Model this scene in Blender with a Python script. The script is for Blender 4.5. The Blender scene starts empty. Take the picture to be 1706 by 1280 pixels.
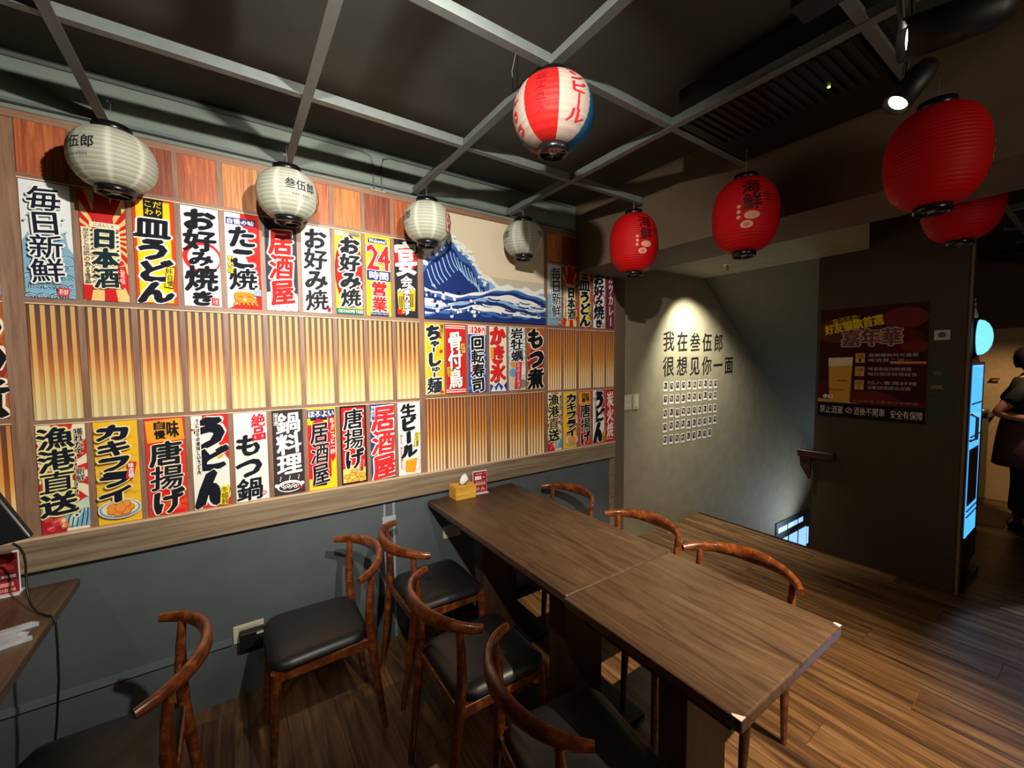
import bpy, bmesh, math, random
from mathutils import Vector, Matrix
random.seed(7)
PI = math.pi
SC = bpy.context.scene
COL = SC.collection

# ------------------------------------------------------------------ camera, world, exposure, lights
CAMP = (0.0, -2.2383, 1.55)
YAW, PITCH, ROLL, FPX = 0.597722, -0.055126, -0.0076347, 689.6
cd = bpy.data.cameras.new('camera'); cam = bpy.data.objects.new('camera', cd); COL.objects.link(cam)
cd.sensor_fit = 'HORIZONTAL'; cd.sensor_width = 36.0; cd.lens = FPX / 1706 * 36.0
cd.clip_start = .02; cd.clip_end = 60
_f = Vector((math.sin(YAW) * math.cos(PITCH), math.cos(YAW) * math.cos(PITCH), math.sin(PITCH)))
_r = Vector((math.cos(YAW), -math.sin(YAW), 0)); _u = _r.cross(_f)
_c, _s = math.cos(ROLL), math.sin(ROLL)
_r2 = _r * _c + _u * _s; _u2 = _u * _c - _r * _s
cam.matrix_world = Matrix(((_r2.x, _u2.x, -_f.x, CAMP[0]), (_r2.y, _u2.y, -_f.y, CAMP[1]), (_r2.z, _u2.z, -_f.z, CAMP[2]), (0, 0, 0, 1)))
SC.camera = cam
SC.view_settings.view_transform = 'Standard'; SC.view_settings.look = 'None'
SC.view_settings.exposure = 0.0; SC.view_settings.gamma = 1.0; SC.view_settings.use_curve_mapping = False
w = bpy.data.worlds.new('world'); SC.world = w; w.use_nodes = True
w.node_tree.nodes['Background'].inputs[0].default_value = (.9, .8, .65, 1)
w.node_tree.nodes['Background'].inputs[1].default_value = .06

def lamp(name, kind, loc, target, power, color=(1, 1, 1), size=.05, angle=60, blend=.3):
    l = bpy.data.lights.new(name, kind); l.energy = power; l.color = color
    if kind == 'SPOT':
        l.spot_size = math.radians(angle); l.spot_blend = blend; l.shadow_soft_size = size
    elif kind == 'AREA':
        l.size = size
    else:
        l.shadow_soft_size = size
    o = bpy.data.objects.new(name, l); COL.objects.link(o); o.location = loc
    if target is not None:
        o.rotation_euler = (Vector(target) - Vector(loc)).to_track_quat('-Z', 'Y').to_euler()
    return o
WARM = (1, .90, .74)
# track spots over the diner's side aimed at the poster wall (behind and above the camera)
lamp('spot_light', 'SPOT', (.0, -2.15, 2.33), (1.25, 0, 1.60), 225, (1, .93, .82), .02, 84, .9)
lamp('spot_light', 'SPOT', (.5, -2.15, 2.33), (-.18, 0, 1.68), 228, (1, .93, .82), .02, 84, .9)
lamp('spot_light', 'SPOT', (-1.07, -1.9, 2.33), (-.35, 0, .75), 18, (1, .93, .82), .02, 70, .7)
# the two track lamps in view, with the spot of the upper one
LAMP_A = (1.30, -1.93, 2.28); LAMP_B = (1.50, -1.88, 2.22)
lamp('spot_light', 'SPOT', (1.27, -1.93, 2.24), (.55, -.1, 1.2), 10, (1, .95, .85), .03, 70, .7)
lamp('spot_light', 'SPOT', (1.56, -2.45, 2.36), (1.72, -1.50, .3), 430, (1, .84, .62), .02, 62, .7)  # unseen warm spot, added above right to light the table end and floor
# downlight washing the stair wall
lamp('spot_light', 'SPOT', (3.46, -.30, 2.30), (3.74, .10, 1.20), 200, (1, .97, .80), .02, 94, .9)
# unseen blue spot, added for the blue patch on the floor at right
lamp('spot_light', 'SPOT', (5.6, -3.2, 1.9), (3.7, -2.62, 0), 330, (.34, .54, 1), .03, 32, .2)
lamp('spot_light', 'SPOT', (5.3, -2.1, 2.4), (6.3, -1.55, .9), 85, (1, .72, .42), .05, 62, .6)  # unseen warm spot, added to brighten the door, person and floor there
# daylight coming up the stairwell from the street door
lamp('area_light', 'AREA', (5.9, -.45, -.5), (5.0, .1, .8), 8, (.65, .8, 1), .7)
# unseen warm fill, added to brighten the partition and the red lanterns
lamp('point_light', 'POINT', (1.2, -3.5, 2.0), None, 32, (1, .84, .66), .3)

# ------------------------------------------------------------------ materials
def lin(c):
    c = c / 255.0
    return c / 12.92 if c <= .04045 else ((c + .055) / 1.055) ** 2.4
def rgb(t): return (lin(t[0]), lin(t[1]), lin(t[2]), 1)
_mats = {}
def mat(name, c, rough=.5, metal=0, emit=None, spec=.5, noise=0, nscale=30, bump=0, coat=0):
    if name in _mats: return _mats[name]
    m = bpy.data.materials.new(name); m.use_nodes = True; nt = m.node_tree; b = nt.nodes['Principled BSDF']
    b.inputs['Base Color'].default_value = rgb(c); b.inputs['Roughness'].default_value = rough
    b.inputs['Metallic'].default_value = metal; b.inputs['Specular IOR Level'].default_value = spec
    b.inputs['Coat Weight'].default_value = coat
    if emit:
        b.inputs['Emission Color'].default_value = rgb(emit[0]); b.inputs['Emission Strength'].default_value = emit[1]
    if noise or bump:
        tc = nt.nodes.new('ShaderNodeTexCoord'); n = nt.nodes.new('ShaderNodeTexNoise')
        n.inputs['Scale'].default_value = nscale; n.inputs['Detail'].default_value = 5
        nt.links.new(tc.outputs['Object'], n.inputs['Vector'])
        if noise:
            r = nt.nodes.new('ShaderNodeValToRGB')
            r.color_ramp.elements[0].position = .3; r.color_ramp.elements[1].position = .7
            r.color_ramp.elements[0].color = rgb([x * (1 - noise) for x in c]); r.color_ramp.elements[1].color = rgb([min(255, x * (1 + noise)) for x in c])
            nt.links.new(n.outputs['Fac'], r.inputs['Fac']); nt.links.new(r.outputs['Color'], b.inputs['Base Color'])
        if bump:
            bp = nt.nodes.new('ShaderNodeBump'); bp.inputs['Strength'].default_value = bump; bp.inputs['Distance'].default_value = .003
            nt.links.new(n.outputs['Fac'], bp.inputs['Height']); nt.links.new(bp.outputs['Normal'], b.inputs['Normal'])
    _mats[name] = m; return m

def wood(name, cs, scale=(40, 40, 2), rough=.45, rand=0, distort=.6, bump=.15, coat=0, spec=.5):
    if name in _mats: return _mats[name]
    m = bpy.data.materials.new(name); m.use_nodes = True; nt = m.node_tree; b = nt.nodes['Principled BSDF']
    b.inputs['Roughness'].default_value = rough; b.inputs['Coat Weight'].default_value = coat; b.inputs['Specular IOR Level'].default_value = spec
    tc = nt.nodes.new('ShaderNodeTexCoord'); mp = nt.nodes.new('ShaderNodeMapping'); mp.inputs['Scale'].default_value = scale
    nt.links.new(tc.outputs['Object'], mp.inputs['Vector'])
    oi = nt.nodes.new('ShaderNodeObjectInfo')
    if rand:
        ml = nt.nodes.new('ShaderNodeMath'); ml.operation = 'MULTIPLY'; ml.inputs[1].default_value = 50
        nt.links.new(oi.outputs['Random'], ml.inputs[0]); nt.links.new(ml.outputs[0], mp.inputs['Location'])
    n = nt.nodes.new('ShaderNodeTexNoise'); n.inputs['Scale'].default_value = 1; n.inputs['Detail'].default_value = 7
    n.inputs['Roughness'].default_value = .62; n.inputs['Distortion'].default_value = distort
    nt.links.new(mp.outputs[0], n.inputs['Vector'])
    r = nt.nodes.new('ShaderNodeValToRGB'); els = r.color_ramp.elements
    els[0].position = .3; els[1].position = .72
    els[0].color = rgb(cs[0]); els[1].color = rgb(cs[-1])
    for i, c in enumerate(cs[1:-1]):
        e = els.new(.3 + .42 * (i + 1) / (len(cs) - 1)); e.color = rgb(c)
    nt.links.new(n.outputs['Fac'], r.inputs['Fac'])
    out = r.outputs['Color']
    if rand:
        h = nt.nodes.new('ShaderNodeHueSaturation'); mr = nt.nodes.new('ShaderNodeMapRange')
        mr.inputs['To Min'].default_value = 1 - rand; mr.inputs['To Max'].default_value = 1 + rand
        nt.links.new(oi.outputs['Random'], mr.inputs['Value']); nt.links.new(mr.outputs[0], h.inputs['Value'])
        nt.links.new(out, h.inputs['Color']); out = h.outputs['Color']
    nt.links.new(out, b.inputs['Base Color'])
    if bump:
        bp = nt.nodes.new('ShaderNodeBump'); bp.inputs['Strength'].default_value = bump; bp.inputs['Distance'].default_value = .002
        nt.links.new(n.outputs['Fac'], bp.inputs['Height']); nt.links.new(bp.outputs['Normal'], b.inputs['Normal'])
    _mats[name] = m; return m

def gradient_z(name, stops, h, rough=.55, noise=.12):
    """printed bamboo / wood colour running down a piece of height h"""
    if name in _mats: return _mats[name]
    m = bpy.data.materials.new(name); m.use_nodes = True; nt = m.node_tree; b = nt.nodes['Principled BSDF']
    b.inputs['Roughness'].default_value = rough
    tc = nt.nodes.new('ShaderNodeTexCoord'); sp = nt.nodes.new('ShaderNodeSeparateXYZ'); nt.links.new(tc.outputs['Object'], sp.inputs[0])
    mr = nt.nodes.new('ShaderNodeMapRange'); mr.inputs['From Max'].default_value = h; nt.links.new(sp.outputs['Z'], mr.inputs['Value'])
    mp = nt.nodes.new('ShaderNodeMapping'); mp.inputs['Scale'].default_value = (120, 120, 6); nt.links.new(tc.outputs['Object'], mp.inputs['Vector'])
    n = nt.nodes.new('ShaderNodeTexNoise'); n.inputs['Scale'].default_value = 1; n.inputs['Detail'].default_value = 4; nt.links.new(mp.outputs[0], n.inputs['Vector'])
    m1 = nt.nodes.new('ShaderNodeMath'); m1.operation = 'MULTIPLY_ADD'; m1.inputs[1].default_value = noise; m1.inputs[2].default_value = -noise / 2
    nt.links.new(n.outputs['Fac'], m1.inputs[0]); a = nt.nodes.new('ShaderNodeMath'); nt.links.new(mr.outputs[0], a.inputs[0]); nt.links.new(m1.outputs[0], a.inputs[1])
    r = nt.nodes.new('ShaderNodeValToRGB'); els = r.color_ramp.elements
    els[0].position = stops[0][0]; els[0].color = rgb(stops[0][1]); els[1].position = stops[-1][0]; els[1].color = rgb(stops[-1][1])
    for p, c in stops[1:-1]:
        e = els.new(p); e.color = rgb(c)
    nt.links.new(a.outputs[0], r.inputs['Fac']); nt.links.new(r.outputs['Color'], b.inputs['Base Color'])
    _mats[name] = m; return m

def flat(c, rough=.8):
    return mat('print_%d_%d_%d' % tuple(int(x) for x in c), c, rough, spec=.2)

# ------------------------------------------------------------------ mesh helpers
class MB:
    def __init__(s): s.v = []; s.f = []; s.m = []; s.sm = []; s.mats = []
    def mi(s, m):
        if m not in s.mats: s.mats.append(m)
        return s.mats.index(m)
    def add(s, vs, fs, m, smooth=False):
        k = len(s.v); s.v += [tuple(p) for p in vs]; i = s.mi(m)
        for f in fs:
            s.f.append([a + k for a in f]); s.m.append(i); s.sm.append(smooth)
        return s
    def box(s, x0, x1, y0, y1, z0, z1, m):
        return s.add([(x0, y0, z0), (x1, y0, z0), (x1, y1, z0), (x0, y1, z0), (x0, y0, z1), (x1, y0, z1), (x1, y1, z1), (x0, y1, z1)],
                     [(0, 3, 2, 1), (4, 5, 6, 7), (0, 1, 5, 4), (1, 2, 6, 5), (2, 3, 7, 6), (3, 0, 4, 7)], m)
    def hexa(s, p, m):   # 8 corners ordered like box
        return s.add(p, [(0, 3, 2, 1), (4, 5, 6, 7), (0, 1, 5, 4), (1, 2, 6, 5), (2, 3, 7, 6), (3, 0, 4, 7)], m)
    def prism(s, pts, axis, a, b, m):
        """polygon pts (2D) extruded along axis from a to b"""
        def p3(p, t):
            return {'x': (t, p[0], p[1]), 'y': (p[0], t, p[1]), 'z': (p[0], p[1], t)}[axis]
        n = len(pts); vs = [p3(p, a) for p in pts] + [p3(p, b) for p in pts]
        return s.add(vs, [tuple(range(n)), tuple(range(2 * n - 1, n - 1, -1))] + [(i, i + n, (i + 1) % n + n, (i + 1) % n) for i in range(n)], m)
    def lathe(s, prof, m, n=24, c=(0, 0, 0), smooth=True, wob=0):
        vs = []
        for j, (r, z) in enumerate(prof):
            for i in range(n):
                a = 2 * PI * i / n; rr = r * (1 + wob * math.sin(a * 3 + j))
                vs.append((c[0] + rr * math.cos(a), c[1] + rr * math.sin(a), c[2] + z))
        fs = [(j * n + i, j * n + (i + 1) % n, (j + 1) * n + (i + 1) % n, (j + 1) * n + i) for j in range(len(prof) - 1) for i in range(n)]
        return s.add(vs, fs, m, smooth)
    def cyl(s, p, q, r, m, r2=None, n=12, smooth=True):
        return s.tube([p, q], [r, r if r2 is None else r2], m, n, smooth)
    def tube(s, path, rad, m, n=10, smooth=True, up=(0, 0, 1)):
        """rad: number or (a,b) per point; a lies sideways, b lies along up"""
        P = [Vector(p) for p in path]; vs = []; k = len(P)
        if not isinstance(rad, (list, tuple)): rad = [rad] * k
        U = Vector(up)
        for i, p in enumerate(P):
            t = (P[min(i + 1, k - 1)] - P[max(i - 1, 0)]).normalized()
            u = U if abs(t.dot(U)) < .95 else Vector((1, 0, 0))
            x = t.cross(u).normalized(); y = x.cross(t).normalized()
            ra, rb = (rad[i], rad[i]) if not isinstance(rad[i], (list, tuple)) else rad[i]
            for j in range(n):
                a = 2 * PI * j / n; vs.append(p + x * (ra * math.cos(a)) + y * (rb * math.sin(a)))
        fs = [(i * n + j, (i + 1) * n + j, (i + 1) * n + (j + 1) % n, i * n + (j + 1) % n) for i in range(k - 1) for j in range(n)]
        s.add(vs, fs, m, smooth)
        o = len(s.v) - len(vs)
        s.add([s.v[o + j] for j in range(n)], [tuple(range(n))], m); s.add([s.v[o + (k - 1) * n + j] for j in range(n)], [tuple(range(n - 1, -1, -1))], m)
        return s
    def build(s, name, parent=None, loc=(0, 0, 0), rot=(0, 0, 0), bevel=0, fixn=True):
        me = bpy.data.meshes.new(name); me.from_pydata(s.v, [], s.f)
        for m in s.mats: me.materials.append(m)
        me.polygons.foreach_set('material_index', s.m); me.polygons.foreach_set('use_smooth', s.sm)
        if fixn:
            bm = bmesh.new(); bm.from_mesh(me); bmesh.ops.recalc_face_normals(bm, faces=bm.faces); bm.to_mesh(me); bm.free()
        me.update()
        o = bpy.data.objects.new(name, me); COL.objects.link(o); o.location = loc; o.rotation_euler = rot
        if parent: o.parent = parent
        if bevel:
            b = o.modifiers.new('bevel', 'BEVEL'); b.width = bevel; b.segments = 3; b.limit_method = 'ANGLE'; b.angle_limit = .7
        return o
def tag(o, label, cat, group=None, kind=None):
    if label: o['label'] = label
    if cat: o['category'] = cat
    if group: o['group'] = group
    if kind: o['kind'] = kind
    return o
def empty(name, loc, rz=0, label=None, cat=None, group=None):
    o = bpy.data.objects.new(name, None); COL.objects.link(o); o.location = loc; o.rotation_euler = (0, 0, rz); o.empty_display_size = .05
    return tag(o, label, cat, group)
def struct(o): o['kind'] = 'structure'; return o
def copy_tree(o, parent=None):
    c = o.copy(); COL.objects.link(c); c.parent = parent
    for ch in [x for x in bpy.data.objects if x.parent == o]: copy_tree(ch, c)
    return c

# ------------------------------------------------------------------ lettering
_gl = {}
def glyph(ch, res=2, off=0):
    k = (ch, res, off)
    if k in _gl: return _gl[k]
    c = bpy.data.curves.new('t', 'FONT'); c.body = ch; c.resolution_u = res; c.offset = off
    o = bpy.data.objects.new('t', c); COL.objects.link(o)
    me = bpy.data.meshes.new_from_object(o.evaluated_get(bpy.context.evaluated_depsgraph_get()))
    vs = [(v.co.x, v.co.y) for v in me.vertices]; fs = [tuple(p.vertices) for p in me.polygons]
    bpy.data.objects.remove(o); bpy.data.curves.remove(c); bpy.data.meshes.remove(me)
    _gl[k] = (vs, fs); return _gl[k]
RING = [(math.cos(a * PI / 4), math.sin(a * PI / 4)) for a in range(8)]
LZ = .00018
class Art:
    """flat print of w x h metres; u runs right, v runs down, both 0..1"""
    def __init__(s, w, h): s.w = w; s.h = h; s.art = MB(); s.let = MB(); s.d = .0004
    def P(s, u, v): return ((u - .5) * s.w, -s.d, (1 - v) * s.h)
    def up(s): s.d += LZ
    def poly(s, pts, c):
        s.up(); s.art.add([s.P(*p) for p in pts], [tuple(range(len(pts)))], flat(c)); return s
    def rect(s, u0, v0, u1, v1, c, rot=0):
        cx, cy = (u0 + u1) / 2, (v0 + v1) / 2; q = []
        for u, v in ((u0, v1), (u1, v1), (u1, v0), (u0, v0)):
            x, y = (u - cx) * s.w, (v - cy) * s.h
            q.append((cx + (x * math.cos(rot) - y * math.sin(rot)) / s.w, cy + (x * math.sin(rot) + y * math.cos(rot)) / s.h))
        return s.poly(q, c)
    def disc(s, u, v, r, c, ry=None, n=28, a0=0, a1=2 * PI):
        """r, ry in units of the print's width"""
        ry = ry or r
        pts = [(u + r * math.cos(a0 + (a1 - a0) * i / n), v - ry * s.w / s.h * math.sin(a0 + (a1 - a0) * i / n)) for i in range(n)]
        return s.poly(pts, c)
    def line(s, pts, wd, c):
        """polyline of width wd (units of width)"""
        s.up(); vs = []; hw = wd * s.w / 2
        P = [Vector(((u - .5) * s.w, (1 - v) * s.h)) for u, v in pts]
        for i, p in enumerate(P):
            t = (P[min(i + 1, len(P) - 1)] - P[max(i - 1, 0)]).normalized(); nn = Vector((-t.y, t.x)) * hw
            a, b = p + nn, p - nn
            for q in (a, b): vs.append((max(-s.w / 2, min(s.w / 2, q.x)), -s.d, max(0, min(s.h, q.y))))
        s.art.add(vs, [(2 * i, 2 * i + 1, 2 * i + 3, 2 * i + 2) for i in range(len(P) - 1)], flat(c)); return s
    def stamp(s, vs, fs, c, nib, ring):
        """glyph vertices (metres) laid down once per nib / ring offset"""
        if nib == (0, 0): offs = [(0, 0)]; ends = offs
        else:
            ends = [(-nib[0], -nib[1]), nib]
            offs = [(nib[0] * t - nib[1] * p * .75, nib[1] * t + nib[0] * p * .75) for t in (-1, -.6, -.2, .2, .6, 1) for p in (-.6, 0, .6)]
        if ring:
            ring += .45 * nib[0]
            offs = [(a + ring * x, b + ring * y) for a, b in ends for x, y in RING]
        s.up()
        for i, (a, b) in enumerate(offs):
            s.let.add([(x + a, -s.d - i * .000012, z + b) for x, z in vs], fs, flat(c))
        s.up(); s.up()
    def char(s, ch, u, v, cw, chh, c, outline=None, ow=.035, bold=.03, tilt=0, shear=.08, res=2, vert=True):
        """one brush character centred at u,v in a cell cw x chh (units of width)"""
        kana = 0x3040 <= ord(ch) <= 0x30ff; nv = len(glyph(ch, res)[0])
        fat = (1.05 if nv <= 45 else .72) if kana else (.58 if nv <= 36 else .5 if nv <= 70 else .36)
        vs, fs = glyph(ch, res); W, H = cw * s.w, chh * s.w
        q = []; ct, st = math.cos(tilt), math.sin(tilt)
        for x, y in vs:
            x -= .5; y -= .38
            if vert and ch in 'ー〜': x, y = -y * 1.0 + 0, -x * .92
            elif vert and ch in 'ゃゅょっ': x = x + .12; y = y + .08
            y += shear * x
            x, y = x * W * 1.06, y * H * 1.06
            q.append((x * ct - y * st + (u - .5) * s.w, x * st + y * ct + (1 - v) * s.h))
        if ch in '直真': fat *= .3
        b = fat * bold * min(W, H); nib = (b, b * .6)
        lim = s.w / 2 - .001
        if outline:
            qq = q
            s.stamp(qq, fs, outline, nib, ow * s.w)
        s.stamp(q, fs, c, nib, 0)
        return s
    def col(s, text, u, v0, v1, cw, c, outline=None, bold=.045, ow=.03, jitter=.06, res=2, shear=.08, hs=None):
        n = len(text); hs = hs or [1] * n; tot = sum(hs); v = v0; rd = random.Random(text)
        for k, ch in enumerate(text):
            dv = (v1 - v0) * hs[k] / tot
            s.char(ch, u, v + dv / 2, cw * (.75 if hs[k] < .8 else 1), dv * s.h / s.w, c, outline, ow, bold, rd.uniform(-jitter, jitter), shear, res)
            v += dv
        return s
    def text(s, t, u0, v0, u1, v1, c, outline=None, ow=.01, rot=0, bold=0):
        """a whole string fitted in a rectangle"""
        vs, fs = glyph(t, 1)
        if not vs: return s
        x0, x1 = min(p[0] for p in vs), max(p[0] for p in vs); y0, y1 = min(p[1] for p in vs), max(p[1] for p in vs)
        W, H = (u1 - u0) * s.w, (v1 - v0) * s.h; cx, cz = ((u0 + u1) / 2 - .5) * s.w, (1 - (v0 + v1) / 2) * s.h
        ct, st = math.cos(rot), math.sin(rot); q = []
        for x, y in vs:
            x = ((x - x0) / (x1 - x0) - .5) * W; y = ((y - y0) / (y1 - y0) - .5) * H
            q.append((cx + x * ct - y * st, cz + x * st + y * ct))
        if outline: s.stamp(q, fs, outline, (bold * s.w, 0), ow * s.w)
        s.stamp(q, fs, c, (bold * s.w, 0), 0)
        return s
    def clip(s):
        """keep everything on the sheet"""
        hw = s.w / 2
        for b in (s.art, s.let):
            b.v = [(max(-hw, min(hw, x)), y, max(0, min(s.h, z))) for x, y, z in b.v]
    def build(s, name, base, loc, rz=0, parent=None, thick=.003):
        s.clip()
        b = MB().box(-s.w / 2, s.w / 2, 0, thick, 0, s.h, flat(base))
        b.box(-s.w / 2, s.w / 2, -.0003, 0, 0, s.h, flat(base))
        o = b.build(name, parent, loc, (0, 0, rz))
        if s.art.f: s.art.build('artwork', o, fixn=False)
        if s.let.f: s.let.build('lettering', o, fixn=False)
        return o

BLACK = (22, 24, 34); RED = (205, 32, 36); WHITE = (236, 238, 234); YEL = (240, 205, 30); CREAM = (232, 222, 178)
NAVY = (38, 52, 120); CHAR = (52, 50, 56); ORG = (225, 125, 40); GREEN = (30, 110, 85)

def arcs(a, u, v, r, n, c, wd=.02):
    for k in range(n):
        rr = r * (1 - k / n)
        a.line([(u + rr * math.cos(t), v - rr * a.w / a.h * math.sin(t)) for t in [PI * i / 10 for i in range(11)]], wd, c)
def rays(a, u, v, n, c, ph=0):
    for k in range(n):
        t = 2 * PI * k / n + ph; d = PI / n * .5; q = []
        for e in (-d, -d / 2, 0, d / 2, d):
            x, y = math.cos(t + e), -math.sin(t + e) * a.w / a.h
            m_ = min(((1 - u) / x if x > 0 else -u / x) if abs(x) > 1e-6 else 9, ((1 - v) / y if y > 0 else -v / y) if abs(y) > 1e-6 else 9)
            q.append((u + m_ * x, v + m_ * y))
        a.poly([(u, v)] + q, c)

def p_fresh(a):
    a.rect(0, 0, 1, 1, (222, 228, 230))
    a.poly([(0, .52), (.12, .44), (.2, .5), (.34, .42), (.5, .48), (.72, .40), (.86, .44), (.9, .55), (1, .6), (1, 1), (0, 1)], (128, 172, 196))
    for k in range(5):
        for j in range(4):
            arcs(a, .12 + .25 * j + .12 * (k % 2), .66 + .085 * k, .15, 3, (176, 208, 224), .018)
            arcs(a, .12 + .25 * j + .12 * (k % 2), .665 + .085 * k, .155, 1, (62, 108, 146), .012)
    for u, v, r in ((.78, .36, .045), (.86, .31, .03), (.1, .35, .03), (.18, .30, .02), (.9, .42, .025)):
        a.disc(u, v, r, (88, 140, 168)); a.disc(u, v, r * .65, (222, 228, 230))
    a.rect(.66, .905, .9, .985, (196, 62, 74), .1)
    a.text('新鮮', .69, .92, .87, .97, WHITE, rot=-.1)
    a.col('毎日新鮮', .5, .05, .87, .66, (20, 26, 48), WHITE, bold=.03, ow=.04)
def p_sake(a):
    a.rect(0, 0, 1, 1, (232, 200, 128)); rays(a, .5, .42, 20, RED, .05)
    a.poly([(.36, .0), (.64, 0), (.74, .3), (.26, .3)], (198, 44, 40))
    a.rect(.2, .285, .86, .335, (240, 228, 196)); a.text('にほんしゅ', .3, .292, .74, .328, BLACK)
    a.rect(.02, .34, .24, .86, (240, 228, 196)); a.rect(.2, .35, .86, .885, (240, 228, 196))
    a.col('歴史と伝統のある逸品', .12, .35, .85, .13, (50, 50, 40), bold=.01)
    a.col('日本酒', .52, .34, .88, .54, (20, 44, 52), (240, 228, 196), bold=.09, ow=.03)
    a.disc(.88, .75, .1, (206, 44, 48), .42); a.col('ご賞味', .88, .66, .84, .12, (246, 200, 180))
    for k in range(12):
        a.rect(.79, .36 + k * .042, .85, .37 + k * .042, (60, 50, 40)); a.rect(.24, .36 + k * .042, .29, .37 + k * .042, (60, 50, 40))
def p_saraudon(a):
    a.rect(0, 0, 1, 1, (208, 70, 34)); a.rect(.08, .015, .9, .985, (246, 214, 30))
    a.poly([(.26, 0), (.74, 0), (.72, .17), (.26, .17)], BLACK)
    a.text('こだ', .3, .015, .7, .075, YEL, bold=.004); a.text('わり', .3, .09, .7, .15, YEL, bold=.004)
    a.col('皿うどん', .46, .17, .99, .86, BLACK, WHITE, bold=.075, ow=.045)
    a.rect(.72, .63, .94, .84, BLACK, .12); a.rect(.735, .637, .925, .833, (248, 220, 60), .12)
    a.col('味自慢', .83, .645, .825, .15, BLACK, bold=.02)
def p_okonomi_ring(a):
    a.rect(0, 0, 1, 1, (232, 236, 236))
    a.disc(.52, .5, .52, (214, 44, 44)); a.disc(.56, .51, .43, (232, 236, 236))
    for k in range(3): a.line([(.56 + (.44 + .03 * k) * math.cos(t), .51 - (.44 + .03 * k) * a.w / a.h * math.sin(t)) for t in [-1 + .14 * i for i in range(12)]], .012, (214, 44, 44))
    a.col('お好み焼き', .48, .02, .99, .85, BLACK, bold=.09, hs=[1, 1, .7, 1.2, .7])
    a.rect(.72, .91, .93, .985, RED); a.text('元祖', .75, .92, .90, .975, WHITE)
def octopus(a):
    for k in range(6):
        u = .24 + .11 * k; a.line([(u + .02, .88), (u, .93), (u - .04 + .02 * k, .955), (u - .06 + .03 * k, .965)], .075, (228, 132, 44))
    a.disc(.48, .87, .3, (60, 34, 20), .26); a.disc(.48, .87, .29, (232, 138, 48), .25)
    a.poly([(.2, .84), (.3, .80), (.68, .80), (.77, .84), (.68, .825), (.3, .825)], WHITE)
    a.disc(.5, .905, .045, WHITE); a.disc(.5, .905, .022, (120, 60, 30))
    a.line([(.32, .88), (.38, .872), (.44, .88)], .018, (60, 34, 20)); a.line([(.58, .88), (.64, .87), (.70, .875)], .018, (60, 34, 20))
    a.rect(.78, .79, .99, .86, (150, 170, 200)); a.disc(.86, .785, .05, (240, 220, 160))
def p_takoyaki(a):
    a.rect(0, 0, 1, 1, (234, 236, 232)); a.poly([(.45, 0), (1, 0), (1, .8), (.8, .78), (.78, .6), (.5, .4), (.7, .3), (.45, .12)], (222, 42, 36))
    a.poly([(.05, 1), (.3, .95), (1, .92), (1, 1)], (222, 42, 36)); a.poly([(.8, .7), (1, .7), (1, .96), (.85, .94)], (222, 42, 36))
    a.rect(.04, .05, .9, .12, NAVY); a.text('自慢の味', .08, .06, .86, .112, WHITE, bold=.006)
    a.col('たこ焼', .48, .13, .8, .8, BLACK, (234, 236, 232), bold=.07, ow=.05)
    a.col('いい味', .13, .44, .64, .16, (240, 214, 40), BLACK, bold=.05, ow=.012)
    octopus(a)
def p_izakaya(a):
    a.rect(0, 0, 1, .8, (58, 62, 74)); a.rect(0, .8, 1, 1, (238, 238, 236))
    for k in range(-1, 5):
        a.line([(.25 * k, .8), (.25 * k + .5, 1)], .016, BLACK); a.line([(.25 * k + .5, .8), (.25 * k, 1)], .016, BLACK)
    a.col('居酒屋', .5, .1, .93, .74, (214, 40, 38), WHITE, bold=.085, ow=.045)
def p_okonomi_plain(a):
    a.rect(0, 0, 1, 1, (240, 240, 238)); a.col('お好み焼', .48, .03, .97, .78, (40, 40, 46), bold=.06)
    a.rect(.84, .93, .96, .985, RED)
def p_okonomi_lantern(a):
    a.rect(0, 0, 1, 1, (232, 200, 60)); a.rect(0, .93, 1, 1, GREEN)
    a.disc(.52, .48, .53, (30, 30, 32), 1.42); a.disc(.52, .48, .5, (208, 40, 36), 1.36)
    for k in range(18): a.line([(.06, .2 + .035 * k), (.98, .2 + .035 * k)], .008, (168, 26, 28))
    a.rect(.3, .86, .78, .92, (120, 124, 130)); a.rect(.4, .01, .95, .05, (120, 124, 130))
    a.col('お好み焼', .54, .07, .9, .74, (34, 36, 40), WHITE, bold=.09, ow=.05)
    a.text('焼立っ!', .02, .01, .5, .07, GREEN, WHITE, ow=.015)
    a.text('OKONOMI YAKI', .05, .945, .97, .985, WHITE, bold=.004)
    for u, v in ((.1, .2), (.16, .22), (.9, .65)): a.rect(u, v, u + .05, v + .1, (240, 236, 220), -.3)
def p_24(a):
    a.rect(0, 0, 1, 1, (246, 228, 40)); a.rect(.1, .03, .86, .095, NAVY); a.text('Welcome!', .14, .037, .82, .088, WHITE, bold=.004)
    for t, u0, u1 in (('2', .06, .5), ('4', .5, .95)):
        a.text(t, u0, .12, u1, .42, (222, 42, 42), NAVY, ow=.05, bold=.03); a.text(t, u0, .12, u1, .42, (222, 42, 42), WHITE, ow=.028, bold=.03)
    a.rect(.02, .435, .98, .555, NAVY); a.text('時間', .12, .447, .88, .543, WHITE, bold=.012)
    a.col('営業', .5, .57, .945, .6, (222, 42, 42), WHITE, bold=.09, ow=.04, shear=0, jitter=0)
    a.rect(.12, .955, .88, .995, NAVY); a.text('Every time Open!', .15, .96, .85, .99, WHITE)
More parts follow.
